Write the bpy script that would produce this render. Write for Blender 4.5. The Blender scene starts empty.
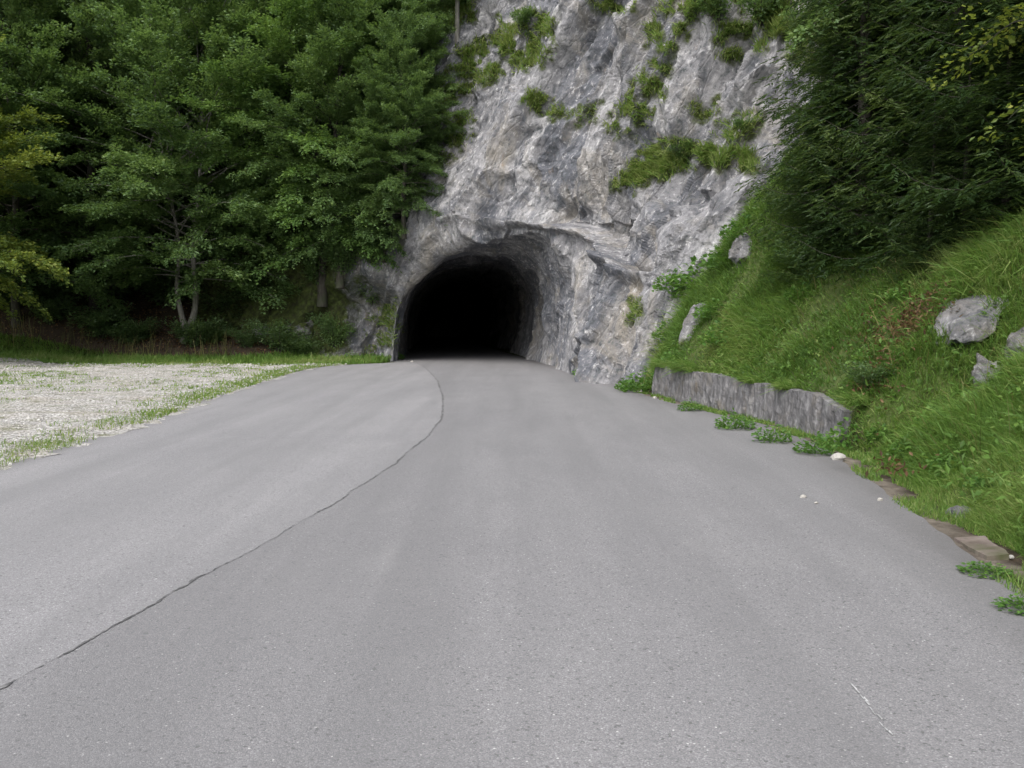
import bpy, math
import numpy as np
from mathutils import Vector, Euler
from mathutils.bvhtree import BVHTree
from mathutils.kdtree import KDTree

SC = bpy.context.scene
COL = SC.collection
RNG = np.random.default_rng(7)

# ------------------------------------------------------------------ camera
F_PX, CAM_H, HOR = 950.0, 1.6, 322.0
PITCH = math.atan((384 - HOR) / F_PX)
cam = bpy.data.cameras.new('camera')
cam.sensor_width = 36.0
cam.lens = 36.0 * F_PX / 1024.0
cam.clip_end = 2000.0
cam.clip_start = 0.05
camo = bpy.data.objects.new('camera', cam)
camo.location = (0, 0, CAM_H)
camo.rotation_euler = (math.pi / 2 - PITCH, 0, 0)
COL.objects.link(camo)
SC.camera = camo


def ray(px, py):
    """direction of the sight line through a measured point of the photograph"""
    x, y = px - 512.0, 384.0 - py
    c, s = math.cos(PITCH), math.sin(PITCH)
    d = np.array([x, F_PX * c + y * s, y * c - F_PX * s])
    return d / np.linalg.norm(d)


# ------------------------------------------------------------------ noise
def _h(ix, iy, iz, seed):
    n = (ix.astype(np.int64) * 374761393 + iy.astype(np.int64) * 668265263
         + iz.astype(np.int64) * 2147483647 + seed * 1274126177) & 0xFFFFFFFF
    n = ((n ^ (n >> 13)) * 1274126177) & 0xFFFFFFFF
    n = ((n ^ (n >> 16)) * 2246822519) & 0xFFFFFFFF
    return ((n ^ (n >> 15)) & 0xFFFFFF) / float(0xFFFFFF)


def vnoise(p, seed=0):
    i = np.floor(p).astype(np.int64)
    f = p - i
    f = f * f * f * (f * (f * 6 - 15) + 10)
    out = 0
    for dx in (0, 1):
        wx = f[:, 0] if dx else 1 - f[:, 0]
        for dy in (0, 1):
            wy = f[:, 1] if dy else 1 - f[:, 1]
            for dz in (0, 1):
                wz = f[:, 2] if dz else 1 - f[:, 2]
                out = out + wx * wy * wz * _h(i[:, 0] + dx, i[:, 1] + dy, i[:, 2] + dz, seed)
    return out * 2 - 1


def fbm(p, octv=4, seed=0, gain=0.5):
    a, s, out = 1.0, 1.0, 0.0
    for o in range(octv):
        out = out + a * vnoise(p * s + 17.3 * o, seed + o)
        a *= gain
        s *= 2.03
    return out


def facets(q, seed):
    """blocky, faceted relief: each cell of a cellular pattern is a tilted plane"""
    i = np.floor(q).astype(np.int64)
    wsum = np.full(len(q), 1e-12)
    val = np.zeros(len(q))
    for dx in (-1, 0, 1):
        for dy in (-1, 0, 1):
            for dz in (-1, 0, 1):
                c = i + np.array([dx, dy, dz])
                r = [_h(c[:, 0], c[:, 1], c[:, 2], seed + k) for k in range(7)]
                d = q - (c + np.stack(r[:3], 1))
                wt = np.exp(-36.0 * np.sqrt((d * d).sum(1)))
                v = (r[3] - 0.5) + d[:, 0] * (r[4] - 0.5) * 1.6 + d[:, 1] * (r[5] - 0.5) * 1.6 + d[:, 2] * (r[6] - 0.5) * 1.6
                wsum += wt
                val += wt * v
    return val / wsum


def cracks(q, seed):
    """distance to the nearest border between cells: fracture lines"""
    i = np.floor(q).astype(np.int64)
    f1 = np.full(len(q), 9.0)
    f2 = np.full(len(q), 9.0)
    for dx in (-1, 0, 1):
        for dy in (-1, 0, 1):
            for dz in (-1, 0, 1):
                c = i + np.array([dx, dy, dz])
                d = q - (c + np.stack([_h(c[:, 0], c[:, 1], c[:, 2], seed + k) for k in range(3)], 1))
                d = np.sqrt((d * d).sum(1))
                m = d < f1
                f2 = np.where(m, f1, np.minimum(f2, d))
                f1 = np.where(m, d, f1)
    return f2 - f1


def sstep(a, b, x):
    t = np.clip((x - a) / (b - a), 0, 1)
    return t * t * (3 - 2 * t)


def catmull(pts, n):
    pts = np.asarray(pts, float)
    P = np.vstack([2 * pts[0] - pts[1], pts, 2 * pts[-1] - pts[-2]])
    out = []
    m = len(pts) - 1
    t = np.linspace(0, m, n)
    k = np.minimum(t.astype(int), m - 1)
    f = (t - k)[:, None]
    p0, p1, p2, p3 = P[k], P[k + 1], P[k + 2], P[k + 3]
    return 0.5 * (2 * p1 + (p2 - p0) * f + (2 * p0 - 5 * p1 + 4 * p2 - p3) * f ** 2 + (3 * p1 - p0 - 3 * p2 + p3) * f ** 3)


# ------------------------------------------------------------------ mesh helpers
def make_mesh(name, V, quads=None, tris=None, mat=None, smooth=False, attrs=None):
    me = bpy.data.meshes.new(name)
    V = np.asarray(V, np.float32)
    nq = 0 if quads is None else len(quads)
    nt = 0 if tris is None else len(tris)
    loops = []
    if nq:
        loops.append(np.asarray(quads).reshape(-1))
    if nt:
        loops.append(np.asarray(tris).reshape(-1))
    L = np.concatenate(loops).astype(np.int32)
    me.vertices.add(len(V))
    me.vertices.foreach_set('co', V.reshape(-1))
    me.loops.add(len(L))
    me.loops.foreach_set('vertex_index', L)
    me.polygons.add(nq + nt)
    st = np.concatenate([np.arange(nq) * 4, nq * 4 + np.arange(nt) * 3]).astype(np.int32)
    me.polygons.foreach_set('loop_start', st)
    me.polygons.foreach_set('use_smooth', np.full(nq + nt, smooth, bool))
    me.update(calc_edges=True)
    for k, a in (attrs or {}).items():
        at = me.attributes.new(k, 'FLOAT', 'POINT')
        at.data.foreach_set('value', np.asarray(a, np.float32))
    if mat is not None:
        me.materials.append(mat)
    return me


def link(name, me, parent=None, loc=(0, 0, 0), rz=0.0, label=None, cat=None, group=None, kind=None):
    o = bpy.data.objects.new(name, me)
    COL.objects.link(o)
    o.parent = parent
    o.location = loc
    o.rotation_euler = (0, 0, rz)
    for k, v in (('label', label), ('category', cat), ('group', group), ('kind', kind)):
        if v:
            o[k] = v
    return o


def grid_quads(n, m):
    a = np.arange(n * m).reshape(n, m)
    return np.stack([a[:-1, :-1], a[:-1, 1:], a[1:, 1:], a[1:, :-1]], -1).reshape(-1, 4)


class Geo:
    def __init__(self):
        self.V, self.Q, self.T, self.A, self.n = [], [], [], [], 0

    def add(self, V, Q=None, T=None, A=None):
        V = np.asarray(V, float)
        self.V.append(V)
        if Q is not None and len(Q):
            self.Q.append(np.asarray(Q) + self.n)
        if T is not None and len(T):
            self.T.append(np.asarray(T) + self.n)
        self.A.append(np.zeros(len(V)) if A is None else np.broadcast_to(A, (len(V),)))
        self.n += len(V)

    def mesh(self, name, mat, smooth=False):
        return make_mesh(name, np.vstack(self.V), np.vstack(self.Q) if self.Q else None,
                         np.vstack(self.T) if self.T else None, mat, smooth, {'tint': np.concatenate(self.A)})

    def tube(self, pts, rad, sides=7, tint=0.5):
        pts = np.asarray(pts, float)
        rad = np.broadcast_to(np.asarray(rad, float), (len(pts),))
        t = np.gradient(pts, axis=0)
        t /= np.linalg.norm(t, axis=1, keepdims=True) + 1e-9
        ref = np.array([0.31, 0.93, 0.2]) if abs(t[0, 2]) > 0.7 else np.array([0, 0, 1.0])
        a = np.cross(t, ref)
        a /= np.linalg.norm(a, axis=1, keepdims=True) + 1e-9
        b = np.cross(t, a)
        ang = np.linspace(0, 2 * math.pi, sides, endpoint=False)
        V = pts[:, None, :] + rad[:, None, None] * (a[:, None, :] * np.cos(ang)[None, :, None] + b[:, None, :] * np.sin(ang)[None, :, None])
        n = len(pts)
        idx = np.arange(n * sides).reshape(n, sides)
        nx = np.roll(idx, -1, axis=1)
        Q = np.stack([idx[:-1], nx[:-1], nx[1:], idx[1:]], -1).reshape(-1, 4)
        self.add(V.reshape(-1, 3), Q, A=tint)

    def leaves(self, C, D, N, L, W, tint):
        """n diamond leaves, each slightly folded and drooping at the tip"""
        n = len(C)
        D = D / (np.linalg.norm(D, axis=1, keepdims=True) + 1e-9)
        S = np.cross(N, D)
        S /= np.linalg.norm(S, axis=1, keepdims=True) + 1e-9
        N = np.cross(D, S)
        L = np.broadcast_to(L, (n,))[:, None]
        W = np.broadcast_to(W, (n,))[:, None]
        mid = C + D * L * 0.45 + N * L * 0.06
        V = np.stack([C, mid - S * W * 0.5, C + D * L - N * L * 0.05, mid + S * W * 0.5], 1).reshape(-1, 3)
        Q = np.arange(n * 4).reshape(n, 4)
        self.add(V, Q, A=np.repeat(np.broadcast_to(tint, (n,)), 4))

    def blades(self, C, D, bend, L, W, tint):
        """n grass blades: D is the up direction of each root, bend the direction the tip falls"""
        n = len(C)
        L = np.broadcast_to(L, (n,))[:, None]
        W = np.broadcast_to(W, (n,))[:, None]
        D = D / (np.linalg.norm(D, axis=1, keepdims=True) + 1e-9)
        r = RNG.normal(size=(n, 3))
        S = np.cross(D, r)
        S /= np.linalg.norm(S, axis=1, keepdims=True) + 1e-9
        M = C + D * L * 0.55 + bend * L * 0.18
        T = C + D * L * 0.85 + bend * L * 0.62
        V = np.stack([C - S * W * .5, C + S * W * .5, M - S * W * .42, M + S * W * .42, T], 1).reshape(-1, 3)
        b = (np.arange(n) * 5)[:, None]
        self.add(V, b + np.array([[0, 1, 3, 2]]), b + np.array([[2, 3, 4]]), np.repeat(np.broadcast_to(tint, (n,)), 5))


# ------------------------------------------------------------------ materials
def mat_new(name):
    m = bpy.data.materials.new(name)
    m.use_nodes = True
    nt = m.node_tree
    nt.nodes.clear()
    return m, nt


class NT:
    def __init__(self, name):
        self.m, self.t = mat_new(name)

    def n(self, typ, ins=None, **props):
        nd = self.t.nodes.new(typ)
        for k, v in props.items():
            setattr(nd, k, v)
        for k, v in (ins or {}).items():
            s = nd.inputs[k]
            if isinstance(v, bpy.types.NodeSocket):
                self.t.links.new(v, s)
            else:
                s.default_value = v
        return nd

    def noise(self, vec, scale, detail=5, rough=0.55, dist=0.0):
        return self.n('ShaderNodeTexNoise', {'Vector': vec, 'Scale': scale, 'Detail': detail, 'Roughness': rough, 'Distortion': dist}).outputs[0]

    def ramp(self, fac, stops, interp='LINEAR'):
        r = self.n('ShaderNodeValToRGB', {'Fac': fac})
        r.color_ramp.interpolation = interp
        el = r.color_ramp.elements
        while len(el) < len(stops):
            el.new(0.5)
        for e, (p, c) in zip(el, stops):
            e.position = p
            e.color = (c, c, c, 1) if isinstance(c, (int, float)) else (*c, 1)
        return r.outputs[0]

    def mix(self, fac, a, b, blend='MIX'):
        nd = self.n('ShaderNodeMix', data_type='RGBA', blend_type=blend)
        for s, v in ((nd.inputs[0], fac), (nd.inputs[6], a), (nd.inputs[7], b)):
            if isinstance(v, bpy.types.NodeSocket):
                self.t.links.new(v, s)
            elif isinstance(v, (tuple, list)):
                s.default_value = (*v, 1)
            else:
                s.default_value = v
        return nd.outputs[2]

    def math(self, op, a, b=0.0, clamp=False):
        return self.n('ShaderNodeMath', {0: a, 1: b}, operation=op, use_clamp=clamp).outputs[0]

    def obj(self):
        return self.n('ShaderNodeTexCoord').outputs['Object']

    def scaled(self, vec, sc, rot=(0, 0, 0)):
        return self.n('ShaderNodeMapping', {'Vector': vec, 'Scale': sc, 'Rotation': rot}).outputs[0]

    def attr(self, name):
        return self.n('ShaderNodeAttribute', attribute_name=name).outputs['Fac']

    def out(self, col, rough=0.9, bump=None, bstr=0.5, bdist=0.05, spec=0.3, trans=None):
        ins = {'Base Color': col, 'Roughness': rough, 'Specular IOR Level': spec}
        if bump is not None:
            ins['Normal'] = self.n('ShaderNodeBump', {'Height': bump, 'Strength': bstr, 'Distance': bdist}).outputs[0]
        p = self.n('ShaderNodeBsdfPrincipled', ins).outputs[0]
        if trans is not None:
            tr = self.n('ShaderNodeBsdfTranslucent', {'Color': trans}).outputs[0]
            p = self.n('ShaderNodeMixShader', {0: 0.40, 1: p, 2: tr}).outputs[0]
        o = self.n('ShaderNodeOutputMaterial', {'Surface': p})
        return self.m


def leaf_mat(name, dark, mid, light, spec=0.35):
    t = NT(name)
    f = t.math('ADD', t.attr('tint'), t.math('MULTIPLY', t.math('SUBTRACT', t.noise(t.obj(), 0.9, 2), 0.5), 0.5))
    c = t.ramp(f, [(0.15, dark), (0.55, mid), (0.95, light)])
    c2 = t.mix(0.5, c, (min(1, light[0] * 1.1), light[1] * 1.25, light[2] * 0.6), 'MIX')
    return t.out(c, 0.5, spec=spec, trans=c2)


def bark_mat(name, a, b):
    t = NT(name)
    o = t.obj()
    n1 = t.noise(t.scaled(o, (6, 6, 1.5)), 2.0, 6, 0.65)
    n2 = t.noise(o, 1.2, 3)
    c = t.ramp(n1, [(0.3, a), (0.7, b)])
    c = t.mix(t.ramp(n2, [(0.5, 0.0), (0.7, 0.6)]), c, (0.05, 0.07, 0.03))
    return t.out(c, 0.9, n1, 0.6, 0.03)


def rock_mat(name, warm=0.0, bright=1.0):
    t = NT(name)
    o = t.obj()
    diag = t.scaled(t.scaled(o, (1, 1, 1), (0.0, -0.5, 0.0)), (1.0, 1.0, 0.33))
    big = t.noise(diag, 0.30, 7, 0.62, 0.8)
    med = t.noise(diag, 1.7, 8, 0.65, 0.4)
    fine = t.noise(t.scaled(t.scaled(o, (1, 1, 1), (0.0, -0.5, 0.0)), (1.0, 1.0, 0.55)), 7.0, 9, 0.75)
    grit = t.noise(o, 38.0, 4, 0.7)
    B = bright
    base = t.ramp(med, [(0.28, (0.13 * B, 0.135 * B, 0.155 * B)), (0.43, (0.29 * B, 0.29 * B, 0.305 * B)), (0.56, (0.44 * B, 0.435 * B, 0.45 * B)), (0.72, (0.72 * B, 0.71 * B, 0.71 * B))])
    dark = t.mix(t.ramp(big, [(0.46, 0.0), (0.56, 0.82)]), base, (0.165 * B, 0.175 * B, 0.205 * B))
    dark = t.mix(t.ramp(t.noise(diag, 0.8, 7, 0.65, 0.5), [(0.55, 0.0), (0.68, 0.6)]), dark, (0.80 * B, 0.79 * B, 0.79 * B))
    warmm = t.noise(o, 0.42, 7, 0.68, 0.8)
    c = t.mix(t.ramp(warmm, [(0.52 - warm * .2, 0.0), (0.72 - warm * .2, 0.7)]), dark, (0.52 * B, 0.46 * B, 0.36 * B))
    c = t.mix(t.ramp(fine, [(0.36, 0.8), (0.47, 0.0)]), c, (0.10 * B, 0.12 * B, 0.125 * B))
    c = t.mix(t.ramp(fine, [(0.545, 0.0), (0.66, 0.75)]), c, (0.98 * B, 0.97 * B, 0.97 * B))
    rust = t.noise(t.scaled(o, (1, 1, 0.5)), 1.1, 5, 0.7)
    c = t.mix(t.ramp(rust, [(0.66, 0.0), (0.76, 0.5)]), c, (0.30, 0.19, 0.10))
    mossn = t.noise(o, 2.6, 6, 0.7)
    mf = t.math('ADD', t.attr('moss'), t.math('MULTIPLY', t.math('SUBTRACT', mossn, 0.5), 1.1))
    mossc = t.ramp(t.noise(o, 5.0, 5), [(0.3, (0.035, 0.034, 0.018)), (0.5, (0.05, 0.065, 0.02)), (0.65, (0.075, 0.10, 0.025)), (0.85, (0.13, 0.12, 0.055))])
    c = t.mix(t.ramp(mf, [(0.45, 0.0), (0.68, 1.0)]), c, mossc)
    cell = t.n('ShaderNodeTexVoronoi', {'Vector': t.mix(0.12, diag, t.n('ShaderNodeTexNoise', {'Vector': o, 'Scale': 2.0}).outputs[1]), 'Scale': 2.2}, feature='DISTANCE_TO_EDGE').outputs[0]
    crk = t.ramp(cell, [(0.0, 0.0), (0.05, 1.0)])
    h = t.math('ADD', t.math('MULTIPLY', fine, 0.8), t.math('MULTIPLY', grit, 0.25))
    h = t.math('ADD', h, t.math('MULTIPLY', crk, 0.22))
    h = t.math('ADD', h, t.math('MULTIPLY', med, 1.2))
    return t.out(c, 0.92, h, 0.85, 0.12, spec=0.25)


M_ROCK = rock_mat('limestone', 0.03, 0.61)
M_BOULDER = rock_mat('boulder_stone', 0.3, 0.46)
M_BARK = bark_mat('bark', (0.025, 0.022, 0.018), (0.085, 0.078, 0.066))
M_PALEBARK = bark_mat('pale_bark', (0.09, 0.085, 0.075), (0.26, 0.25, 0.225))
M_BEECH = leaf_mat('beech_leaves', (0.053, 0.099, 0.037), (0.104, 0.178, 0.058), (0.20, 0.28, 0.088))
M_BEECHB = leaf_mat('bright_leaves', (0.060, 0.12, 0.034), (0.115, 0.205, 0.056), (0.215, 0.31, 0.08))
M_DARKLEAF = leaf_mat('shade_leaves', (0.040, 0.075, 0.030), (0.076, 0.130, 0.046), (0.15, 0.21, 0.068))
M_YELLOW = leaf_mat('turning_leaves', (0.07, 0.12, 0.028), (0.155, 0.22, 0.045), (0.31, 0.32, 0.06))
M_NEEDLE = leaf_mat('spruce_needles', (0.014, 0.032, 0.010), (0.032, 0.064, 0.018), (0.085, 0.12, 0.03), 0.25)
M_GRASS = leaf_mat('grass_blades', (0.055, 0.115, 0.022), (0.115, 0.22, 0.04), (0.25, 0.29, 0.10), 0.25)
M_WEED = leaf_mat('weed_leaves', (0.045, 0.11, 0.022), (0.085, 0.185, 0.035), (0.16, 0.26, 0.06))
M_DRY = leaf_mat('dry_stalks', (0.05, 0.06, 0.02), (0.11, 0.12, 0.04), (0.24, 0.21, 0.09), 0.2)
M_LITTER = leaf_mat('dead_leaves', (0.05, 0.028, 0.016), (0.11, 0.062, 0.033), (0.20, 0.13, 0.07), 0.2)


def asphalt_mat(name, base):
    t = NT(name)
    o = t.obj()
    big = t.noise(o, 0.35, 4, 0.5, 0.5)
    mid = t.noise(t.scaled(o, (1.6, 0.5, 1)), 1.1, 5, 0.6)
    v = t.n('ShaderNodeTexVoronoi', {'Vector': o, 'Scale': 170.0}, feature='F1')
    cell = t.n('ShaderNodeSeparateColor', {0: v.outputs['Color']}).outputs[0]
    v2 = t.n('ShaderNodeTexVoronoi', {'Vector': o, 'Scale': 75.0}, feature='F1')
    cell2 = t.n('ShaderNodeSeparateColor', {0: v2.outputs['Color']}).outputs[1]
    b = base
    c = t.ramp(cell, [(0.0, (b * .66, b * .65, b * .68)), (0.5, (b, b * .985, b * 1.005)), (0.9, (b * 1.28, b * 1.26, b * 1.30)), (0.97, (b * 1.7, b * 1.68, b * 1.7))])
    spot = t.math('MULTIPLY', t.ramp(cell2, [(0.986, 0.0), (0.993, 1.0)]), t.ramp(v2.outputs['Distance'], [(0.25, 1.0), (0.45, 0.0)]))
    c = t.mix(spot, c, (0.55, 0.54, 0.53))
    dk = t.math('MULTIPLY', t.ramp(cell2, [(0.02, 1.0), (0.035, 0.0)]), 0.7)
    c = t.mix(dk, c, (0.05, 0.05, 0.05))
    c = t.mix(t.ramp(big, [(0.3, 0.0), (0.75, 0.30)]), c, (b * 1.35, b * 1.33, b * 1.33))
    c = t.mix(t.ramp(mid, [(0.45, 0.0), (0.75, 0.28)]), c, (b * .66, b * .66, b * .68))
    wear = t.noise(t.scaled(o, (1.0, 0.05, 1)), 1.3, 4, 0.55, 0.3)
    c = t.mix(t.ramp(wear, [(0.40, 0.0), (0.62, 0.45)]), c, (b * .74, b * .735, b * .75))
    c = t.mix(t.ramp(t.noise(t.scaled(o, (1.0, .6, 1)), 0.8, 6, 0.6, 1.0), [(0.60, 0.0), (0.75, 0.2)]), c, (b * 1.5, b * 1.48, b * 1.46))
    c = t.mix(t.math('MULTIPLY', t.attr('edge'), t.ramp(mid, [(.3, 1.0), (.7, .3)])), c, (b * .52, b * .50, b * .49))
    h = t.math('ADD', t.math('MULTIPLY', v.outputs['Distance'], -0.6), t.math('MULTIPLY', cell, 0.5))
    return t.out(c, 0.82, h, 0.35, 0.006, spec=0.35)


M_ASPHALT = asphalt_mat('asphalt', 0.172)
M_ASPHALT_L = asphalt_mat('pale_asphalt', 0.198)
t = NT('seam_tar')
M_SEAM = t.out(t.ramp(t.noise(t.obj(), 14.0, 4), [(0.3, 0.05), (0.5, 0.10), (0.66, 0.19)]), 0.8)
t = NT('faded_paint')
M_PAINT = t.out(t.ramp(t.noise(t.obj(), 30.0, 4), [(0.4, 0.26), (0.62, 0.46)]), 0.8)


def ground_mat():
    t = NT('ground_soil')
    o = t.obj()
    n = t.noise(o, 0.7, 6, 0.6)
    n2 = t.noise(o, 6.0, 7, 0.7)
    soil = t.ramp(n2, [(0.3, (0.016, 0.012, 0.008)), (0.55, (0.038, 0.028, 0.019)), (0.8, (0.075, 0.055, 0.036))])
    turf = t.ramp(n2, [(0.3, (0.03, 0.045, 0.012)), (0.55, (0.06, 0.085, 0.022)), (0.8, (0.12, 0.12, 0.045))])
    dirt = t.ramp(n2, [(0.3, (0.07, 0.058, 0.045)), (0.7, (0.20, 0.175, 0.145))])
    f = t.math('ADD', t.attr('turf'), t.math('MULTIPLY', t.math('SUBTRACT', n, 0.5), 0.5))
    c = t.mix(t.ramp(f, [(0.35, 0.0), (0.65, 1.0)]), soil, turf)
    g = t.math('ADD', t.attr('dirt'), t.math('MULTIPLY', t.math('SUBTRACT', t.noise(o, 2.5, 5), 0.5), 0.6))
    c = t.mix(t.ramp(g, [(0.4, 0.0), (0.6, 1.0)]), c, dirt)
    return t.out(c, 0.95, n2, 0.7, 0.06, spec=0.2)


def gravel_mat():
    t = NT('gravel_stones')
    o = t.obj()
    v = t.n('ShaderNodeTexVoronoi', {'Vector': o, 'Scale': 30.0}, feature='F1')
    cell = t.n('ShaderNodeSeparateColor', {0: v.outputs['Color']}).outputs[0]
    c = t.ramp(cell, [(0.0, (0.15, 0.142, 0.13)), (0.4, (0.29, 0.28, 0.262)), (0.8, (0.42, 0.41, 0.39)), (1.0, (0.60, 0.59, 0.57))])
    sand = t.noise(o, 0.9, 6, 0.65)
    c = t.mix(t.ramp(sand, [(0.5, 0.0), (0.75, 0.6)]), c, (0.30, 0.265, 0.21))
    moss = t.noise(o, 1.7, 7, 0.72)
    c = t.mix(t.ramp(moss, [(0.50, 0.0), (0.66, 0.75)]), c, (0.11, 0.12, 0.05))
    h = t.math('MULTIPLY', v.outputs['Distance'], -1.0)
    return t.out(c, 0.92, h, 0.9, 0.03, spec=0.2)


def concrete_mat():
    t = NT('old_concrete')
    o = t.obj()
    streak = t.noise(t.scaled(o, (1, 1, 0.3)), 9.0, 8, 0.7)
    n2 = t.noise(o, 3.0, 6, 0.65)
    c = t.ramp(streak, [(0.3, (0.05, 0.049, 0.049)), (0.5, (0.125, 0.122, 0.125)), (0.72, (0.25, 0.247, 0.25))])
    c = t.mix(t.ramp(n2, [(0.5, 0.0), (0.7, 0.55)]), c, (0.15, 0.135, 0.11))
    c = t.mix(t.ramp(t.noise(o, 1.6, 5), [(0.6, 0.0), (0.75, 0.6)]), c, (0.12, 0.09, 0.05))
    return t.out(c, 0.92, t.math('ADD', streak, n2), 0.7, 0.04, spec=0.2)


M_GROUND, M_GRAVEL, M_CONC = ground_mat(), gravel_mat(), concrete_mat()
t = NT('slab_concrete')
n = t.noise(t.obj(), 5.0, 6, 0.65)
M_SLAB = t.out(t.mix(t.ramp(t.noise(t.obj(), 2.2, 5), [(.45, 0.), (.62, 1.)]), t.ramp(n, [(.3, (.08, .062, .052)), (.7, (.19, .16, .14))]), (.05, .06, .02)), 0.95, n, .6, .02)
t = NT('white_stone')
n = t.noise(t.obj(), 16.0, 5)
M_STONE = t.out(t.ramp(n, [(.3, (.24, .225, .20)), (.7, (.42, .41, .385))]), 0.9, n, .5, .01)

# ------------------------------------------------------------------ layout curves
EY = np.array([-40, -10, 0, 5.47, 6.67, 9, 11.4, 12.6, 14.75, 17.3, 20, 23, 26, 28.7, 33, 39, 60, 110])
EX = np.array([2.7, 2.7, 2.75, 2.95, 3.14, 3.5, 3.86, 3.98, 3.85, 3.42, 2.95, 2.6, 2.15, 1.6, 1.05, .33, -2.2, -8.2])
_yy = np.linspace(-40, 110, 1501)
_xx = np.interp(_yy, EY, EX)
_k = np.exp(-np.linspace(-2, 2, 21) ** 2)
_xx = np.convolve(np.pad(_xx, 10, mode='edge'), _k / _k.sum(), 'valid')


def xe(y):
    return np.interp(y, _yy, _xx)


LY = np.array([-40, 0, 6, 10.3, 14, 18.8, 24.9, 31, 33.8, 35.6, 36.9, 38])
LX = np.array([-5.2, -5.3, -5.4, -5.53, -5.66, -6.15, -6.6, -6.9, -6.75, -6.0, -4.9, -4.45])


def xl(y):
    return np.where(y < 38, np.interp(y, LY, LX), -4.9 - (y - 38) * 0.12)


SEAM = np.array([(-2.5, -6), (-2.4, 0), (-2.2, 4.13), (-2.1, 4.86), (-1.94, 5.9), (-1.68, 7.5), (-1.38, 9.93), (-1.2, 12.9), (-1.17, 15.5), (-1.42, 19.5), (-2.07, 26.2), (-3.0, 33), (-4.0, 38.2)])


def xs(y):
    return np.interp(y, SEAM[:, 1], SEAM[:, 0])


WALL_A, WALL_B = 12.2, 21.1          # the retaining wall runs between these y


def ground_h(x, y):
    tR = x - xe(y) - 0.3
    far = sstep(22.3, 27, y)
    tt = np.maximum(tR - 0.15 - far * 1.2, 0)
    wall = sstep(WALL_A - .9, WALL_A + .1, y) * (1 - sstep(WALL_B - .1, WALL_B + 1.2, y))
    steep = sstep(15.5, 20.0, y)
    toe = tt * 0.95 + steep * 1.5 * (1 - np.exp(-tt * 1.0)) - 0.25 * (1 - np.exp(-tt * 1.6)) * (1 - wall) + 0.55 * wall * sstep(0.0, 0.16, tR - 0.04)
    q = np.stack([x, y, np.zeros_like(x)], 1)
    bumps = fbm(q * 0.55, 4, 3) * (0.20 + .55 * sstep(16, 20, y)) * sstep(0.2, 1.6, tt) + fbm(q * 2.2, 3, 9) * 0.07 * sstep(0.05, .6, tt)
    right = toe + bumps
    right = np.where(tt > 9, right - (tt - 9) * 0.35, right)
    # wooded slope on the left, kept clear of the cliff and the bore behind it
    d = y - 38.4 - 0.4 * np.sin(x * 0.35)
    m = 1 - sstep(-10.5 - 0.38 * (y - 38), -6.8 - 0.38 * (y - 38), x)
    dd = np.maximum(d, 0)
    left = m * (dd * 0.52 + np.maximum(dd - 5, 0) * 0.16 + 0.25 * sstep(0, .8, dd))
    left = left + m * fbm(q * 0.4, 4, 5) * 0.5 * sstep(0, 3, dd) + 0.03 * fbm(q * 1.2, 3, 6) * sstep(-.3, -1.5, x - xl(y)) * (y < 39)
    # ground further left, beyond the lot, swells gently
    left = left + 0.06 * np.maximum(-x - 16, 0) * sstep(-60, 0, y)
    return np.where(tR > 0, right, left) - 0.012


# ------------------------------------------------------------------ ground sheet
def build_ground():
    ys = np.concatenate([np.linspace(-120, 0, 25)[:-1], np.arange(0, 46, 0.2), np.linspace(46, 170, 70)])
    tr = np.concatenate([[0.02, 0.15, 0.3, 0.34, 0.40, 0.46, 0.52], np.arange(0.6, 9, 0.14), np.geomspace(9.1, 120, 30)])
    tl = -np.concatenate([np.arange(0, 24, 0.35), np.geomspace(24.2, 160, 34)])[::-1]
    ts = np.concatenate([tl, tr])
    Y, T = np.meshgrid(ys, ts, indexing='ij')
    X = xe(Y) + T
    x, y = X.ravel(), Y.ravel()
    z = ground_h(x, y)
    q = np.stack([x, y, z], 1)
    tR = x - xe(y)
    turf = sstep(0.25, .7, tR) * 0.9
    turf = np.maximum(turf, sstep(33.5, 35.5, y) * (1 - sstep(38.0, 39.2, y)) * (x < -4.6))
    turf = np.maximum(turf, sstep(-15, -18, x) * (y < 37) * 0.9)
    turf = np.clip(turf + 0.25 * fbm(q * .8, 3, 44), 0, 1)
    dirt = sstep(0.55, 0.2, tR) * (tR > -0.2) * 0.55
    # bare strip of earth and rock on the edge between the bank and the cliff
    me = make_mesh('ground', q, grid_quads(len(ys), len(ts))[:, ::-1], None, M_GROUND, True, {'turf': turf, 'dirt': dirt})
    return link('ground', me, kind='structure', label='soil and turf of the verge, bank and wooded slope', cat='ground')


build_ground()

# ------------------------------------------------------------------ road, apron, seam
def strip(name, left, right, ys, z, mat, m=6, edge=1, **kw):
    L, R = left(ys), right(ys)
    f = np.linspace(0, 1, m)
    X = L[:, None] * (1 - f) + R[:, None] * f
    V = np.stack([X, np.broadcast_to(ys[:, None], X.shape), np.full(X.shape, z)], -1).reshape(-1, 3)
    ed = np.broadcast_to(sstep(.86, 1.0, f)[None] if edge > 0 else sstep(.06, 0, f)[None], X.shape).ravel() * .8
    return link(name, make_mesh(name, V, grid_quads(len(ys), m)[:, ::-1], None, mat, True, {'edge': ed}), **kw)


def wob(y, a, sc, seed):
    return a * fbm(np.stack([y * sc, 0 * y + seed, 0 * y], 1), 4, seed)


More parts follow.
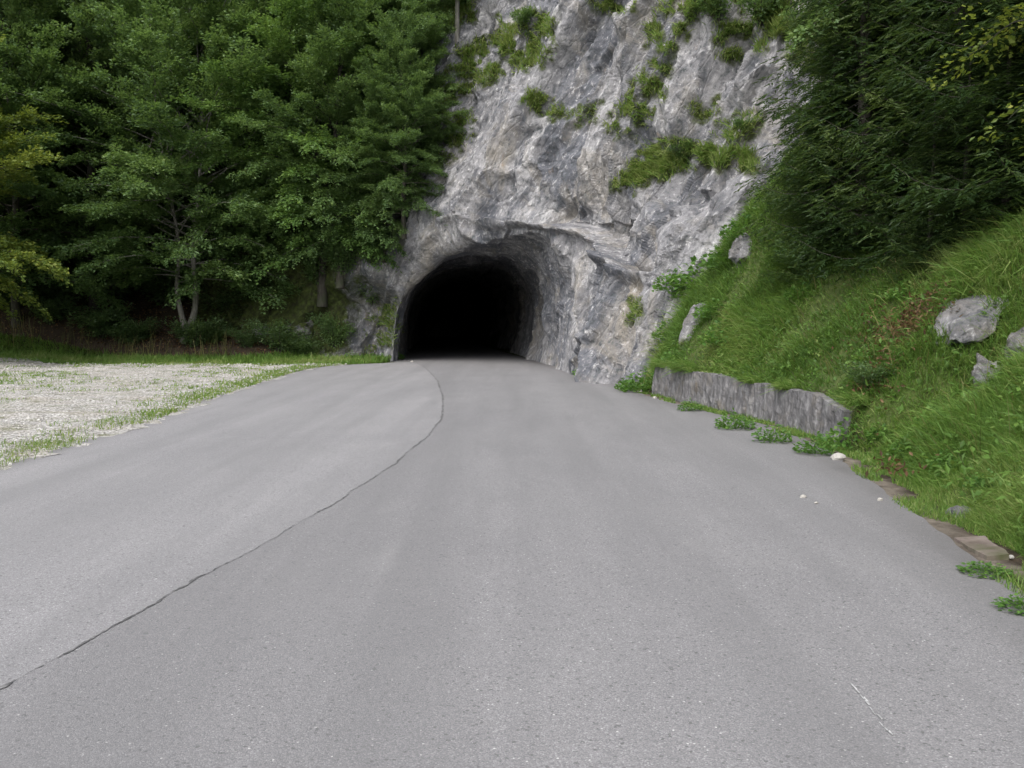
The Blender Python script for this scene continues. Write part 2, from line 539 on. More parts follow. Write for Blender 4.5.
ys = np.arange(-30, 110, 0.12)
ysA = np.arange(-30, 38.1, 0.12)
seam_x = lambda y: np.where(y < 38.2, xs(np.minimum(y, 38.2)), xl(y)) + wob(y, 0.02, 1.2, 3)
road_o = strip('road', seam_x, lambda y: xe(y) + wob(y, 0.03, 0.5, 21) + wob(y, 0.025, 3, 22) + 0.05 + 0.6 * sstep(20, 30, y), ys, 0.004, M_ASPHALT, 40, 1,
      kind='structure', label='grey asphalt road running into the tunnel', cat='road')
strip('road_apron', lambda y: xl(y) + wob(y, 0.05, 0.8, 31) - 0.12, seam_x, ysA, 0.0045, M_ASPHALT_L, 24, -1,
      kind='structure', label='paler asphalt apron left of the dark seam', cat='road')
ysS = np.arange(-6, 34.5, 0.02)
wS = np.clip(0.0055 + 0.007 * wob(ysS, 1, 3.5, 8) + 0.004 * RNG.normal(size=len(ysS)), 0.0006, 0.02) * (1 + sstep(12, 20, ysS) * .6)
jit = wob(ysS, .012, 6, 12)
L_, R_ = seam_x(ysS) + jit - wS, seam_x(ysS) + jit + wS
V = np.stack([np.stack([L_, ysS, 0 * ysS + .0085], 1), np.stack([R_, ysS, 0 * ysS + .0085], 1)], 1).reshape(-1, 3)
link('road_seam', make_mesh('road_seam', V, grid_quads(len(ysS), 2)[:, ::-1], None, M_SEAM), parent=road_o)
# worn trace of paint on the right-hand lane
g = Geo()
for k in range(12):
    yy = 3.6 + k * 0.045 + RNG.normal() * .01
    w = RNG.uniform(.0015, .005)
    l = RNG.uniform(.012, .03)
    x0 = 1.47 + .06 * (yy - 3.6) + RNG.normal() * .004
    g.add([(x0 - w, yy - l, .009), (x0 + w, yy - l * .8, .009), (x0 + w * .8, yy + l, .009), (x0 - w, yy + l * .7, .009)], [(0, 1, 2, 3)])
link('paint_trace', g.mesh('paint_trace', M_PAINT), parent=road_o)

# gravel lot
ysG = np.arange(2, 35.7, 0.2)
gl = lambda y: -19 + 0 * y + wob(y, .8, .3, 41)
f = np.linspace(0, 1, 60)
Lg, Rg = gl(ysG), xl(ysG) + 0.02 + np.abs(wob(ysG, .22, .6, 33))
X = Lg[:, None] * (1 - f) + Rg[:, None] * f
Yg = np.broadcast_to(ysG[:, None], X.shape)
Yg = np.where(Yg > 33, 33 + (Yg - 33) * (1 + .25 * np.sin(X * .9) + .2 * np.sin(X * 2.3)), Yg)
Z = ground_h(X.ravel(), Yg.ravel()) + 0.016 + 0.035 * sstep(0, 1.2, Rg[:, None] - X).ravel() + 0.012 * fbm(np.stack([X.ravel() * 3, Yg.ravel() * 3, 0 * X.ravel()], 1), 2, 77)
V = np.stack([X.ravel(), Yg.ravel(), Z], 1)
link('gravel', make_mesh('gravel', V, grid_quads(len(ysG), 60)[:, ::-1], None, M_GRAVEL, True), kind='structure', label='pale gravel lay-by beside the road', cat='gravel')

# ------------------------------------------------------------------ cliff with the tunnel bore
PATH = catmull([(-60, 66), (-34, 54), (-20, 46), (-12, 41.3), (-8, 39.6), (-4.6, 38.3), (-2.9, 36.9), (-1.0, 34), (0.55, 31.2), (1.75, 27.6), (2.7, 23.5), (3.3, 22.1), (4.6, 21.3), (6.6, 20.3), (9.5, 18.6), (13, 16), (19, 12), (32, 6), (60, -4)], 1800)
_s = np.concatenate([[0], np.cumsum(np.linalg.norm(np.diff(PATH, axis=0), axis=1))])
_su = np.linspace(0, _s[-1], 2400)
PATH = np.stack([np.interp(_su, _s, PATH[:, k]) for k in (0, 1)], 1)
_w = np.exp(-(np.arange(-40, 41) * (_s[-1] / 2399) / 0.9) ** 2)
_w /= _w.sum()
PATH = np.stack([np.convolve(np.pad(PATH[:, k], 40, mode='reflect', reflect_type='odd'), _w, 'valid') for k in (0, 1)], 1)
PU = np.concatenate([[0], np.cumsum(np.linalg.norm(np.diff(PATH, axis=0), axis=1))])
_i0 = np.argmin(np.linalg.norm(PATH - np.array([-4.6, 38.3]), axis=1))
PU -= PU[_i0]
U_R = PU[np.argmin(np.linalg.norm(PATH - np.array([1.9, 27.0]), axis=1))]
TAN = np.gradient(PATH, axis=0)
TAN /= np.linalg.norm(TAN, axis=1, keepdims=True)
_kk = np.exp(-np.linspace(-2, 2, 301) ** 2)
_kk /= _kk.sum()
TAN = np.stack([np.convolve(np.pad(TAN[:, k], 150, mode='edge'), _kk, 'valid') for k in (0, 1)], 1)


def wall_pt(u, z):
    x = np.interp(u, PU, PATH[:, 0])
    y = np.interp(u, PU, PATH[:, 1])
    tx, ty = np.interp(u, PU, TAN[:, 0]), np.interp(u, PU, TAN[:, 1])
    l = np.hypot(tx, ty)
    tx, ty = tx / l, ty / l
    lean = 0.10 + 0.24 * sstep(U_R - 5, U_R + 3, u)
    zc = np.maximum(z, 0)
    r = lean * zc + 0.22 * np.maximum(zc - 5, 0) + 0.9 * np.maximum(zc - 17, 0)
    return np.stack([x - ty * r, y + tx * r, z], 1)


NARC = 760
UC, UA, HT = U_R / 2 - .05, U_R / 2 + .05, 4.55
AXIS = np.array([-0.075, 0.9972, 0.0])


def build_cliff():
    N = NARC
    th = np.linspace(math.pi, 0, 4000)
    cu, sz = np.cos(th), np.sin(th)
    e = 2 / np.where(cu > 0, 2.0, 3.5)
    au = UC + UA * np.sign(cu) * np.abs(cu) ** e
    az = HT * np.abs(sz) ** e
    au = np.concatenate([[au[0]], au, [au[-1]]])
    az = np.concatenate([[-0.35], az, [-0.35]])
    ln = np.concatenate([[0], np.cumsum(np.hypot(np.diff(au), np.diff(az)))])
    s = np.linspace(0, ln[-1], N)
    au, az = np.interp(s, ln, au), np.interp(s, ln, az)
    ang = math.pi * (1 - s / ln[-1])
    du, dz = np.cos(ang), np.sin(ang)
    so = np.concatenate([[0], np.cumsum(np.concatenate([np.diff(.5 * (np.arange(36) / 35) ** 2), np.full(165, .062), np.geomspace(.1, 2.5, 60)]))])
    rad = 0.22 + 0.25 * dz + 1.6 * sstep(-0.1, 1, du) ** 1.5       # rounding of the mouth: sharp left, flared right
    S, I = np.meshgrid(so, np.arange(N), indexing='ij')
    uu = au[I] + du[I] * S
    zz = az[I] + dz[I] * S
    outer = wall_pt(uu.ravel(), zz.ravel()).reshape(len(so), N, 3)
    q = np.clip(1 - S / rad[None, :], 0, 1)
    rec = rad[None, :] * (1 - np.sqrt(np.clip(1 - q * q, 0, 1)))
    outer = outer + rec[..., None] * AXIS
    # tunnel rings
    si = np.concatenate([np.cumsum(np.full(70, .12)), 8.4 + np.cumsum(np.geomspace(.15, 3.0, 60))])
    inner = outer[0][None] + si[:, None, None] * AXIS
    G = np.concatenate([inner[::-1], outer], 0)
    n_in = len(si)
    du_ = np.gradient(G, axis=1)
    ds_ = np.gradient(G, axis=0)
    NR = np.cross(ds_, du_)
    NR /= np.linalg.norm(NR, axis=2, keepdims=True) + 1e-9
    for _ in range(3):
        NR[1:-1] = (NR[:-2] + NR[1:-1] * 2 + NR[2:]) / 4
    NR /= np.linalg.norm(NR, axis=2, keepdims=True) + 1e-9
    P = G.reshape(-1, 3)
    NRf = NR.reshape(-1, 3)
    w = np.concatenate([np.full(n_in, .40)[:, None] * (.60 + .40 * sstep(-.7, .5, du))[None], np.clip(.40 * (.60 + .40 * sstep(-.7, .5, du))[None] + S / 2.0, 0, 1)], 0).ravel()
    # relief
    Uf = np.concatenate([np.broadcast_to(au, (n_in, N)), uu], 0).ravel()
    Zf = np.concatenate([np.broadcast_to(az, (n_in, N)), zz], 0).ravel()
    warp = np.stack([fbm(P * .5, 3, 60), fbm(P * .5 + 9, 3, 61), fbm(P * .5 - 9, 3, 62)], 1) * .25
    pw = P + warp
    c, sn = math.cos(.5), -math.sin(.5)
    R = np.stack([pw[:, 0] * c + pw[:, 2] * sn, pw[:, 1], (-pw[:, 0] * sn + pw[:, 2] * c) * .45], 1)
    d = 1.15 * facets(R / 3.9, 100) + 0.42 * facets(R / 1.3 + 3, 200) + 0.15 * facets(R / .6 + 5, 300) + 0.05 * facets(P / .22 + 8, 500)
    d = d + 0.35 * fbm(P * .18, 2, 400) + 0.035 * fbm(P * 2.6, 4, 401)
    R2 = np.stack([R[:, 0], R[:, 1] * .7, R[:, 2] * .7], 1)
    d = d - 0.34 * np.exp(-(cracks(R2 / 3.2 + 2, 600) / .036) ** 2) - 0.09 * np.exp(-(cracks(R / .95 + 4, 700) / .09) ** 2)
    d = d * w
    # overhanging bed running down to the right above the mouth
    line = np.interp(Uf, [0, 3.6, 7.3, 10.5, 13.8, 15.2, 17.4], [5.6, 5.4, 5.05, 4.5, 3.35, 2.85, 2.75])
    inU = sstep(2.5, 6.0, Uf) * (1 - sstep(16.0, 17.6, Uf))
    above = Zf - line + 0.07 * vnoise(P * 1.3, 55)
    outerm = np.concatenate([np.zeros((n_in, N)), np.ones_like(S)], 0).ravel()
    d = d + outerm * inU * (0.65 * sstep(-.04, .05, above) * (1 - sstep(.5, 2.8, above)) - 0.38 * sstep(-.35, -.04, above) * (1 - sstep(-.04, .02, above)))
    # rounded pillar of rock left of the mouth
    d = d + outerm * .55 * np.exp(-((Uf + 1.9) / .75) ** 2) * sstep(3.0, 2.2, Zf)
    P = P + NRf * d[:, None]
    nr = len(G)
    Q = grid_quads(nr, N)
    return P, Q, (Uf, Zf, outerm)


CP, CQ, (CU, CZ, COUT) = build_cliff()
BV = BVHTree.FromPolygons([Vector(p) for p in CP], CQ.tolist())
EYE = Vector((0, 0, CAM_H))


def cliff_hit(px, py):
    h = BV.ray_cast(EYE, Vector(ray(px, py)), 200)
    return h[0], h[1]


def in_poly(px, py, poly):
    poly = np.asarray(poly, float)
    x0, y0 = poly[:, 0], poly[:, 1]
    x1, y1 = np.roll(x0, -1), np.roll(y0, -1)
    c = ((y0[:, None] > py) != (y1[:, None] > py)) & (px < (x1 - x0)[:, None] * (py - y0[:, None]) / (y1 - y0 + 1e-9)[:, None] + x0[:, None])
    return c.sum(0) % 2 == 1


# outlines of the grassy ledges, measured on the photograph and dropped onto the rock
LEDGES = [
    ([(520, 88), (545, 98), (566, 118), (545, 114), (522, 100)], .22, 420),
    ([(606, 128), (628, 98), (655, 60), (672, 66), (655, 108), (632, 138)], .22, 750),
    ([(612, 190), (640, 158), (668, 140), (705, 148), (745, 152), (765, 172), (720, 164), (690, 166), (655, 180), (630, 188)], .28, 2300),
    ([(648, 26), (680, -6), (790, -6), (790, 30), (745, 62), (722, 58), (718, 22), (692, 14), (668, 60), (655, 48)], .28, 1900),
    ([(425, 90), (450, 55), (485, 40), (515, 34), (530, 50), (505, 72), (470, 92), (440, 108)], .24, 1500),
    ([(405, 118), (450, 98), (472, 118), (462, 145), (432, 172), (410, 160)], .24, 1200),
    ([(500, 18), (530, 12), (555, 22), (545, 62), (520, 72), (505, 44)], .24, 900),
    ([(590, -6), (645, -6), (628, 12), (602, 10)], .22, 400),
    ([(712, 134), (745, 114), (760, 120), (735, 142)], .2, 260),
    ([(770, 20), (870, 10), (870, 80), (795, 64)], .28, 1100),
    ([(690, 108), (712, 100), (716, 112), (700, 118)], .16, 120),
    ([(568, 118), (590, 104), (598, 114), (580, 124)], .16, 100),
    ([(624, 310), (636, 300), (640, 312), (630, 322)], .14, 160),
    ([(440, -4), (470, -4), (475, 20), (440, 30)], .28, 700),
    ([(368, 320), (392, 300), (400, 350), (392, 362), (365, 362)], .2, 500),
]
gg = Geo()
mossP = []
for poly, ln, cnt in LEDGES:
    p = np.asarray(poly, float)
    k = 0
    cnt = int(cnt * 1.7)
    C, Nn = [], []
    while k < cnt:
        X = RNG.uniform(p[:, 0].min() - 3, p[:, 0].max() + 3, 600)
        Y = RNG.uniform(p[:, 1].min() - 3, p[:, 1].max() + 3, 600)
        ok = (fbm(np.stack([X * .075, Y * .10, 0 * X], 1), 3, 66) > -.2) & in_poly(X + RNG.normal(size=600) * 4.0, Y + RNG.normal(size=600) * 3.0, poly)
        if not ok.any():
            break
        for a, b in zip(X[ok], Y[ok]):
            h, nn = cliff_hit(a, b)
            if h is not None and h.length < 75:
                C.append(h)
                Nn.append(nn)
                k += 1
                if k >= cnt:
                    break
    C = np.array(C)
    Nn = np.array(Nn)
    fl = np.where((Nn * (C - np.array([0, 0, 1.6]))).sum(1) > 0, -1, 1)[:, None]
    Nn = Nn * fl
    mossP.append(C[::3])
    n = len(C)
    up = np.array([0, 0, 1.0]) + Nn * .7 + RNG.normal(size=(n, 3)) * .3
    bend = Nn * .8 + np.array([0, 0, -.55]) + RNG.normal(size=(n, 3)) * .45
    dist = np.linalg.norm(C, axis=1)
    gg.blades(C - Nn * .02, up, bend, ln * RNG.uniform(.5, 1.25, n), .0009 * dist * RNG.uniform(.7, 1.3, n), np.clip(RNG.normal(.74, .2, n), 0, 1.1))
mossP = np.vstack(mossP)
kd = KDTree(len(mossP))
for i, p in enumerate(mossP):
    kd.insert(p, i)
kd.balance()
dm = np.full(len(CP), 9.0)
for i in np.nonzero((COUT > 0) & (CZ < 16) & (CU > -12) & (CU < U_R + 16))[0]:
    dm[i] = kd.find(CP[i])[2]
moss = 0.60 * sstep(.40, .05, dm)
# left shoulder: moss thickened to paint in the trees' shade; hidden upper slope: moss
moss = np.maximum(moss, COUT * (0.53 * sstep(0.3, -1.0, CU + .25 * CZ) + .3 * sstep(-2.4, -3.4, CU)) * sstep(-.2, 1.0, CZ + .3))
moss = np.maximum(moss, COUT * .8 * sstep(14, 18, CZ))
moss = moss * (1 - .9 * COUT * np.exp(-((CU + 1.9) / .55) ** 4) * sstep(2.7, 2.2, CZ) * sstep(.3, .7, CZ))
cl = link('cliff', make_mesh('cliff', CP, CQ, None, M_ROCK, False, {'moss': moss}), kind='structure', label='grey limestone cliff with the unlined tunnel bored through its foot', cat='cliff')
# rough rock closing the bore far inside, where the real one bends away
ring = CP[:NARC]
ctr = ring.mean(0)
link('tunnel_end', make_mesh('tunnel_end', np.vstack([ring, ctr]), None, np.stack([np.arange(NARC), (np.arange(NARC) + 1) % NARC, np.full(NARC, NARC)], 1), M_ROCK, False, {'moss': np.zeros(NARC + 1)}), parent=cl)

# ------------------------------------------------------------------ retaining wall
def build_wall():
    yw = np.arange(WALL_A, WALL_B, 0.05)
    x0 = xe(yw) + 0.30
    top = 0.58 + 0.06 * sstep(14, 19, yw) + wob(yw, .02, 1.2, 90) + wob(yw, .015, 6, 99) - 0.12 * sstep(WALL_A + 1.6, WALL_A, yw)
    prof = [(0.0, -0.1)] + [(0.0 + .05 * k, k) for k in np.linspace(0, 1, 16)] + [(.12, 1.01), (.26, 1.0), (.26, -.1)]
    V = []
    for px_, pz in prof:
        z = np.where(pz < 0, -0.1, pz * top)
        V.append(np.stack([x0 + px_ + 0 * yw, yw, z], 1))
    V = np.stack(V, 1)
    n, m = V.shape[:2]
    P = V.reshape(-1, 3)
    face = np.zeros((n, m))
    face[:, 1:17] = 1
    face = face.ravel()
    joint = np.exp(-((((P[:, 1] - WALL_A) % 1.9) - .95) / .035) ** 2)
    d = (fbm(P * np.array([7, 7, 5.0]), 4, 92) * .016 + facets(P * np.array([9, 9, 6.0]), 93) * .02 - .035 * joint) * face
    P[:, 0] -= d
    Q = grid_quads(n, m)
    caps = [[0, 1, m - 2, m - 1], [(n - 1) * m, n * m - 1, n * m - 2, (n - 1) * m + 1]]
    T0 = [[1, k, k + 1] for k in range(2, m - 2)] + [[(n - 1) * m + 1, (n - 1) * m + k + 1, (n - 1) * m + k] for k in range(2, m - 2)]
    return make_mesh('retaining_wall', P, np.vstack([Q, caps]), T0, M_CONC, False)


link('retaining_wall', build_wall(), label='low rough grey concrete retaining wall holding the grass bank beside the road', cat='wall')

# ------------------------------------------------------------------ where things stand
_gm = bpy.data.objects['ground'].data
_gv = np.empty(len(_gm.vertices) * 3, np.float32)
_gm.vertices.foreach_get('co', _gv)
_gv = _gv.reshape(-1, 3)
_gp = np.empty(len(_gm.loops), np.int32)
_gm.loops.foreach_get('vertex_index', _gp)
BG = BVHTree.FromPolygons(_gv.tolist(), _gp.reshape(-1, 4).tolist())


def gz(x, y):
    return float(ground_h(np.array([float(x)]), np.array([float(y)]))[0])


def hit(px, py):
    """first solid surface (bank or rock) behind a measured point of the photograph"""
    d = Vector(ray(px, py))
    a, b = BG.ray_cast(EYE, d, 200), BV.ray_cast(EYE, d, 200)
    c = [h for h in (a, b) if h[0] is not None]
    h = min(c, key=lambda r: r[3])
    n = h[1] if h[1].dot(d) < 0 else -h[1]
    return np.array(h[0]), np.array(n)


def unit(v):
    return v / (np.linalg.norm(v, axis=-1, keepdims=True) + 1e-9)


# ------------------------------------------------------------------ broadleaf trees
def broadleaf(seed, stems, cb, R, nl, leaf, lpt=46, dens=3.6, flat=0.35, droop=0.28, lo=0.12, tw_len=1.0, clip=None, leanv=(0, 0)):
    """stems: list of (polyline, base radius). Limbs leave the stems in a spiral, twigs fan out flat
    from each limb and carry two ranks of leaves, which gives the layered sprays of a beech."""
    r = np.random.default_rng(seed)
    T, Lf = Geo(), Geo()
    top = max(s[0][-1][2] for s in stems)
    per = [max(1, int(nl * (s[0][-1][2] - cb) / sum(q[0][-1][2] - cb for q in stems))) for s in stems]
    az = r.uniform(0, 6.28)
    for (pl, rad), cnt in zip(stems, per):
        p = catmull(pl, 26)
        h = np.linspace(0, 1, 26)
        T.tube(p, rad * (1.0 - 0.9 * h) + .012 + rad * .22 * np.exp(-h * 22), 9, .5)
        for i in range(cnt):
            f = (i + r.uniform(0, .9)) / cnt
            zz = cb + (p[-1, 2] - cb) * f * .985
            st = np.array([np.interp(zz, p[:, 2], p[:, 0]), np.interp(zz, p[:, 2], p[:, 1]), zz])
            hr = (zz - cb) / (top - cb)
            prof = math.sqrt(max(0.03, 1 - ((hr - .28) / .76) ** 2)) if hr > .28 else .72 + hr
            ln = R * prof * r.uniform(.62, 1.12)
            az += 2.399 + r.normal() * .35
            el = math.radians(lo * 60 + 52 * hr + r.normal() * 8)
            k = 9
            tt = np.linspace(0, 1, k)
            wig = np.cumsum(r.normal(size=k) * .05) * ln * .5
            ca, sa = math.cos(az), math.sin(az)
            rr = ln * tt * math.cos(el)
            LP = np.stack([st[0] + ca * rr - sa * wig + leanv[0] * tt * ln, st[1] + sa * rr + ca * wig + leanv[1] * tt * ln,
                           st[2] + ln * (math.sin(el) * tt - droop * tt ** 2 * (1 - hr * .8) * (1.9 if hr < .3 else 1)) + .1 * np.cumsum(r.normal(size=k)) * .3], 1)
            T.tube(LP, np.maximum(rad * .26 * (1 - hr * .55) * (1 - tt * .93), .005), 5, .5)
            nt_ = max(5, int(ln * dens * (1.0 + .5 * r.random())))
            tpos = r.uniform(.16, 1.0, nt_) ** .8
            tpos[0] = 1.0
            side = np.where(np.arange(nt_) % 2, 1, -1)
            bx = np.stack([np.interp(tpos, tt, LP[:, c]) for c in range(3)], 1)
            dl = unit(np.stack([np.interp(tpos, tt, np.gradient(LP[:, c])) for c in range(3)], 1))
            ta = side * np.radians(r.uniform(25, 75, nt_))
            ta[0] = 0
            td = np.stack([dl[:, 0] * np.cos(ta) - dl[:, 1] * np.sin(ta), dl[:, 0] * np.sin(ta) + dl[:, 1] * np.cos(ta), dl[:, 2] * .9 + .06 + r.normal(size=nt_) * .22], 1)
            td = unit(td)
            tl = tw_len * (0.55 + .75 * (1 - tpos)) * r.uniform(.6, 1.3, nt_) * min(1.25, .45 + ln * .2)
            shade = r.normal() * .08
            for j in range(nt_):
                n = int(lpt * max(.45, tl[j]))
                s = r.uniform(.05, 1, n)
                tp = bx[j] + td[j] * (s * tl[j])[:, None]
                tp[:, 2] -= .16 * tl[j] * s ** 2
                lat = unit(np.cross(td[j], np.array([0, 0, 1.0])))
                off = r.uniform(-1, 1, n) * (.30 * tl[j] * np.sin(np.pi * np.clip(s * .85 + .12, 0, 1)))
                C = tp + lat * off[:, None] + r.normal(size=(n, 3)) * np.array([.04, .04, .02 + .12 * flat])
                D = td[j] * .8 + lat * np.sign(off)[:, None] * r.uniform(.3, 1.1, n)[:, None] + r.normal(size=(n, 3)) * .25
                N = np.array([0, 0, 1.0]) + r.normal(size=(n, 3)) * flat
                if clip is not None:
                    kx = clip(C)
                    C, D, N = C[kx], D[kx], N[kx]
                    n = len(C)
                    if not n:
                        continue
                Lf.leaves(C, D, N, leaf * r.uniform(.7, 1.25, n), leaf * .62 * r.uniform(.75, 1.2, n), np.clip(.45 + shade + r.normal(size=n) * .16, 0, 1))
    return T, Lf


def spruce(seed, H, R, cb=.25, gap=.32, per=6, nl=.13, dead=.0, thin=0.0):
    r = np.random.default_rng(seed)
    T, Lf = Geo(), Geo()
    p = catmull([(0, 0, -.3), (.02, .03, H * .3), (-.03, .02, H * .65), (0, 0, H)], 20)
    T.tube(p, np.linspace(.02 + H * .012, .012, 20), 8, .4)
    z = cb
    az = 0
    while z < H - .15:
        hr = (z - cb) / (H - cb)
        ln0 = R * (1 - hr) ** .78 + .12
        for i in range(per):
            if r.random() < .12 + thin:
                continue
            az += 2 * math.pi / per + r.normal() * .28
            ln = ln0 * r.uniform(.62, 1.18)
            k = 8
            t_ = np.linspace(0, 1, k)
            dz = ln * (-.34 * (1 - hr) * np.sin(t_ * 2.2) + .22 * hr * t_ + .10 * t_ ** 3) + r.normal() * .03
            zz = z + r.uniform(-.14, .14)
            LP = np.stack([math.cos(az) * ln * t_, math.sin(az) * ln * t_, zz + dz], 1)
            T.tube(LP, .011 * (1 - t_ * .8) * (.5 + ln * .35), 4, .4)
            nt_ = max(4, int(ln * 11))
            tp = np.linspace(.14, 1, nt_)
            bx = np.stack([np.interp(tp, t_, LP[:, c]) for c in range(3)], 1)
            sd = np.where(np.arange(nt_) % 2, 1, -1)
            a2 = az + sd * r.uniform(.6, 1.15, nt_)
            a2[-1] = az
            td = unit(np.stack([np.cos(a2), np.sin(a2), -.22 + r.normal(size=nt_) * .14], 1))
            tl = (.10 + .40 * ln * (1 - tp * .72)) * r.uniform(.7, 1.2, nt_)
            cols = np.clip(.36 + .45 * tp * r.random() + r.normal() * .08, 0, 1)
            for j in range(nt_):
                n = max(5, int(tl[j] / .026))
                s = np.linspace(.02, 1, n)
                C = bx[j] + td[j] * (s * tl[j])[:, None]
                C[:, 2] -= .22 * tl[j] * s ** 1.5
                lat = unit(np.cross(td[j], np.array([0, 0, 1.0])))
                D = td[j] * .9 + lat * (np.where(np.arange(n) % 2, 1, -1) * r.uniform(.25, 1.0, n))[:, None] + r.normal(size=(n, 3)) * .22 + np.array([0, 0, -.12])
                N = np.array([0, 0, 1.0]) + r.normal(size=(n, 3)) * .6
                Lf.leaves(C, D, N, nl * r.uniform(.6, 1.2, n), .030 * r.uniform(.7, 1.3, n), np.clip(cols[j] + r.normal(size=n) * .12, 0, 1))
        z += gap * r.uniform(.8, 1.2) * (1.0 - .35 * hr)
    return T, Lf


def shrub(seed, W, H, n, leaf):
    r = np.random.default_rng(seed)
    T, Lf = Geo(), Geo()
    ns = 9
    for i in range(ns):
        a = r.uniform(0, 6.28)
        tip = np.array([math.cos(a) * W * r.uniform(.3, .95), math.sin(a) * W * r.uniform(.3, .95), H * r.uniform(.5, 1.0)])
        P = catmull([(0, 0, -.1), tip * np.array([.35, .35, .6]), tip], 8)
        T.tube(P, np.linspace(.018, .004, 8), 4, .4)
        m = n // ns
        s = r.uniform(.25, 1.05, m)
        C = np.stack([np.interp(s, np.linspace(0, 1, 8), P[:, c]) for c in range(3)], 1)
        C = C + unit(r.normal(size=(m, 3))) * (r.random(m) ** .5)[:, None] * np.array([.34 * W, .34 * W, .20 * H])
        C[:, 2] = np.maximum(C[:, 2], .02)
        D = unit(C - np.array([0, 0, H * .3])) + r.normal(size=(m, 3)) * .5
        N = np.array([0, 0, 1.0]) + r.normal(size=(m, 3)) * .5
        Lf.leaves(C, D, N, leaf * r.uniform(.7, 1.25, m), leaf * .6 * r.uniform(.7, 1.2, m), np.clip(.45 + r.normal() * .1 + r.normal(size=m) * .15, 0, 1))
    return T, Lf


def weed(seed, W, H, n, leaf):
    r = np.random.default_rng(seed)
    Lf = Geo()
    a = r.uniform(0, 6.28, n)
    q = r.random(n) ** .6
    C = np.stack([np.cos(a) * W * q, np.sin(a) * W * q, .01 + H * r.random(n) * (1.1 - q * .75)], 1)
    D = np.stack([np.cos(a), np.sin(a), r.uniform(-.1, .7, n)], 1) + r.normal(size=(n, 3)) * .35
    N = np.array([0, 0, 1.0]) + r.normal(size=(n, 3)) * .45
    Lf.leaves(C, D, N, leaf * r.uniform(.6, 1.3, n), leaf * .75 * r.uniform(.7, 1.2, n), np.clip(.5 + r.normal(size=n) * .18, 0, 1))
    S = Geo()
    for i in range(min(n, 14)):
        S.tube([(0, 0, -.02), C[i] * np.array([.5, .5, .7]), C[i]], [.006, .005, .003], 4, .6)
    return S, Lf


def plant(name, part, geos, mats, loc, label, cat, group=None, rz=0.0, sc=1.0, stem='trunk'):
    T, L = geos
    root = link(name, None, None, tuple(loc), rz, label, cat, group)
    root.scale = (sc, sc, sc) if not isinstance(sc, tuple) else sc
    link(stem, T.mesh(stem, mats[0], True), root)
    link(part, L.mesh(part, mats[1]), root)
    return root


def again(src, loc, label, rz, sc, group=None, name=None, mats=None):
    """a copy of a plant together with copies of its parts"""
    o = src.copy()
    if name:
        o.name = name
    COL.objects.link(o)
    o.location = tuple(loc)
    o.rotation_euler = (0, 0, rz)
    o.scale = (sc, sc, sc) if not isinstance(sc, tuple) else sc
    o['label'] = label
    if group:
        o['group'] = group
    for ch in list(src.children):
        c = ch.copy()
        c.parent = o
        COL.objects.link(c)
        if mats and ch.name.startswith(('crown', 'foliage')):
            c.material_slots[0].link = 'OBJECT'
            c.material_slots[0].material = mats
    return o


def on_rock(px, py, sink=.25):
    h, n = cliff_hit(px, py)
    h = np.array(h)
    return (h[0], h[1], h[2] - sink)


def g3(x, y, dz=-.12):
    return (x, y, gz(x, y) + dz)


GF = 'trees of the dark wood left of the road'
# the leaning twin-stemmed beech at the edge of the wood
twin = plant('beech_tree', 'crown', broadleaf(11, [
    ([(0, 0, -.3), (.18, 0, .5), (.52, 0, 1.25), (.68, -.1, 2.2), (.62, -.1, 4), (.95, 0, 7.5), (1.1, .1, 12), (1.0, 0, 16.5)], .17),
    ([(.22, 0, .62), (-.02, .1, 1.35), (-.18, .1, 2.5), (-.05, 0, 4.5), (-.7, 0, 8.5), (-1.2, 0, 13.5)], .13)],
    2.7, 6.8, 150, .14, 62, 3.8, .5, .20, .30), (M_PALEBARK, M_BEECH), g3(-14.0, 40.3),
    'beech with pale forked trunk leaning at the front of the wood, behind the gravel', 'tree', GF)
bA = plant('beech_tree', 'crown', broadleaf(23, [([(0, 0, -.4), (.1, .1, 3), (-.2, 0, 7), (.2, .1, 12), (.1, 0, 17)], .2)], 1.6, 5.8, 120, .145, 60, 3.8, .5, .30, .28), (M_BARK, M_BEECHB),
           on_rock(322, 292), 'leafy beech whose bright low boughs hang beside the tunnel mouth', 'tree', GF, 0.4, .95)
bB = plant('beech_tree', 'crown', broadleaf(37, [([(0, 0, -.4), (-.1, .1, 4), (.25, 0, 9), (0, .1, 14), (.1, 0, 19)], .22)], 2.6, 6.0, 110, .16, 54, 3.5, .5, .24, .28), (M_BARK, M_DARKLEAF),
           g3(-18.4, 42.0), 'tall dark green beech behind the verge, left of the forked trunk', 'tree', GF, 1.0)
sA = plant('spruce_tree', 'crown', spruce(5, 15.5, 3.3, 1.2, .42, 7, .19), (M_BARK, M_NEEDLE), g3(-22.0, 41.6),
           'dark spruce at the left side of the wood, behind the yellowing boughs', 'tree', GF, .3)
again(bA, g3(-11.6, 42.6), 'beech with lighter green top between the forked trunk and the cliff', 2.1, 1.05, GF, mats=M_BEECH)
again(bB, g3(-16.0, 44.6), 'tall thin-crowned beech rising straight behind the forked trunk', 3.2, 1.0, GF)
again(bA, g3(-20.6, 39.6), 'beech with wide layered boughs at the verge, second tree from the left edge', 4.2, .92, GF, mats=M_BEECH)
again(sA, g3(-13.0, 46.4), 'spruce standing among the beeches above the forked trunk', 1.1, 1.0, GF)
again(sA, g3(-9.9, 43.0), 'spruce close against the left flank of the cliff', 2.4, .95, GF)
BK = 'trees deep in the wood behind the front row'
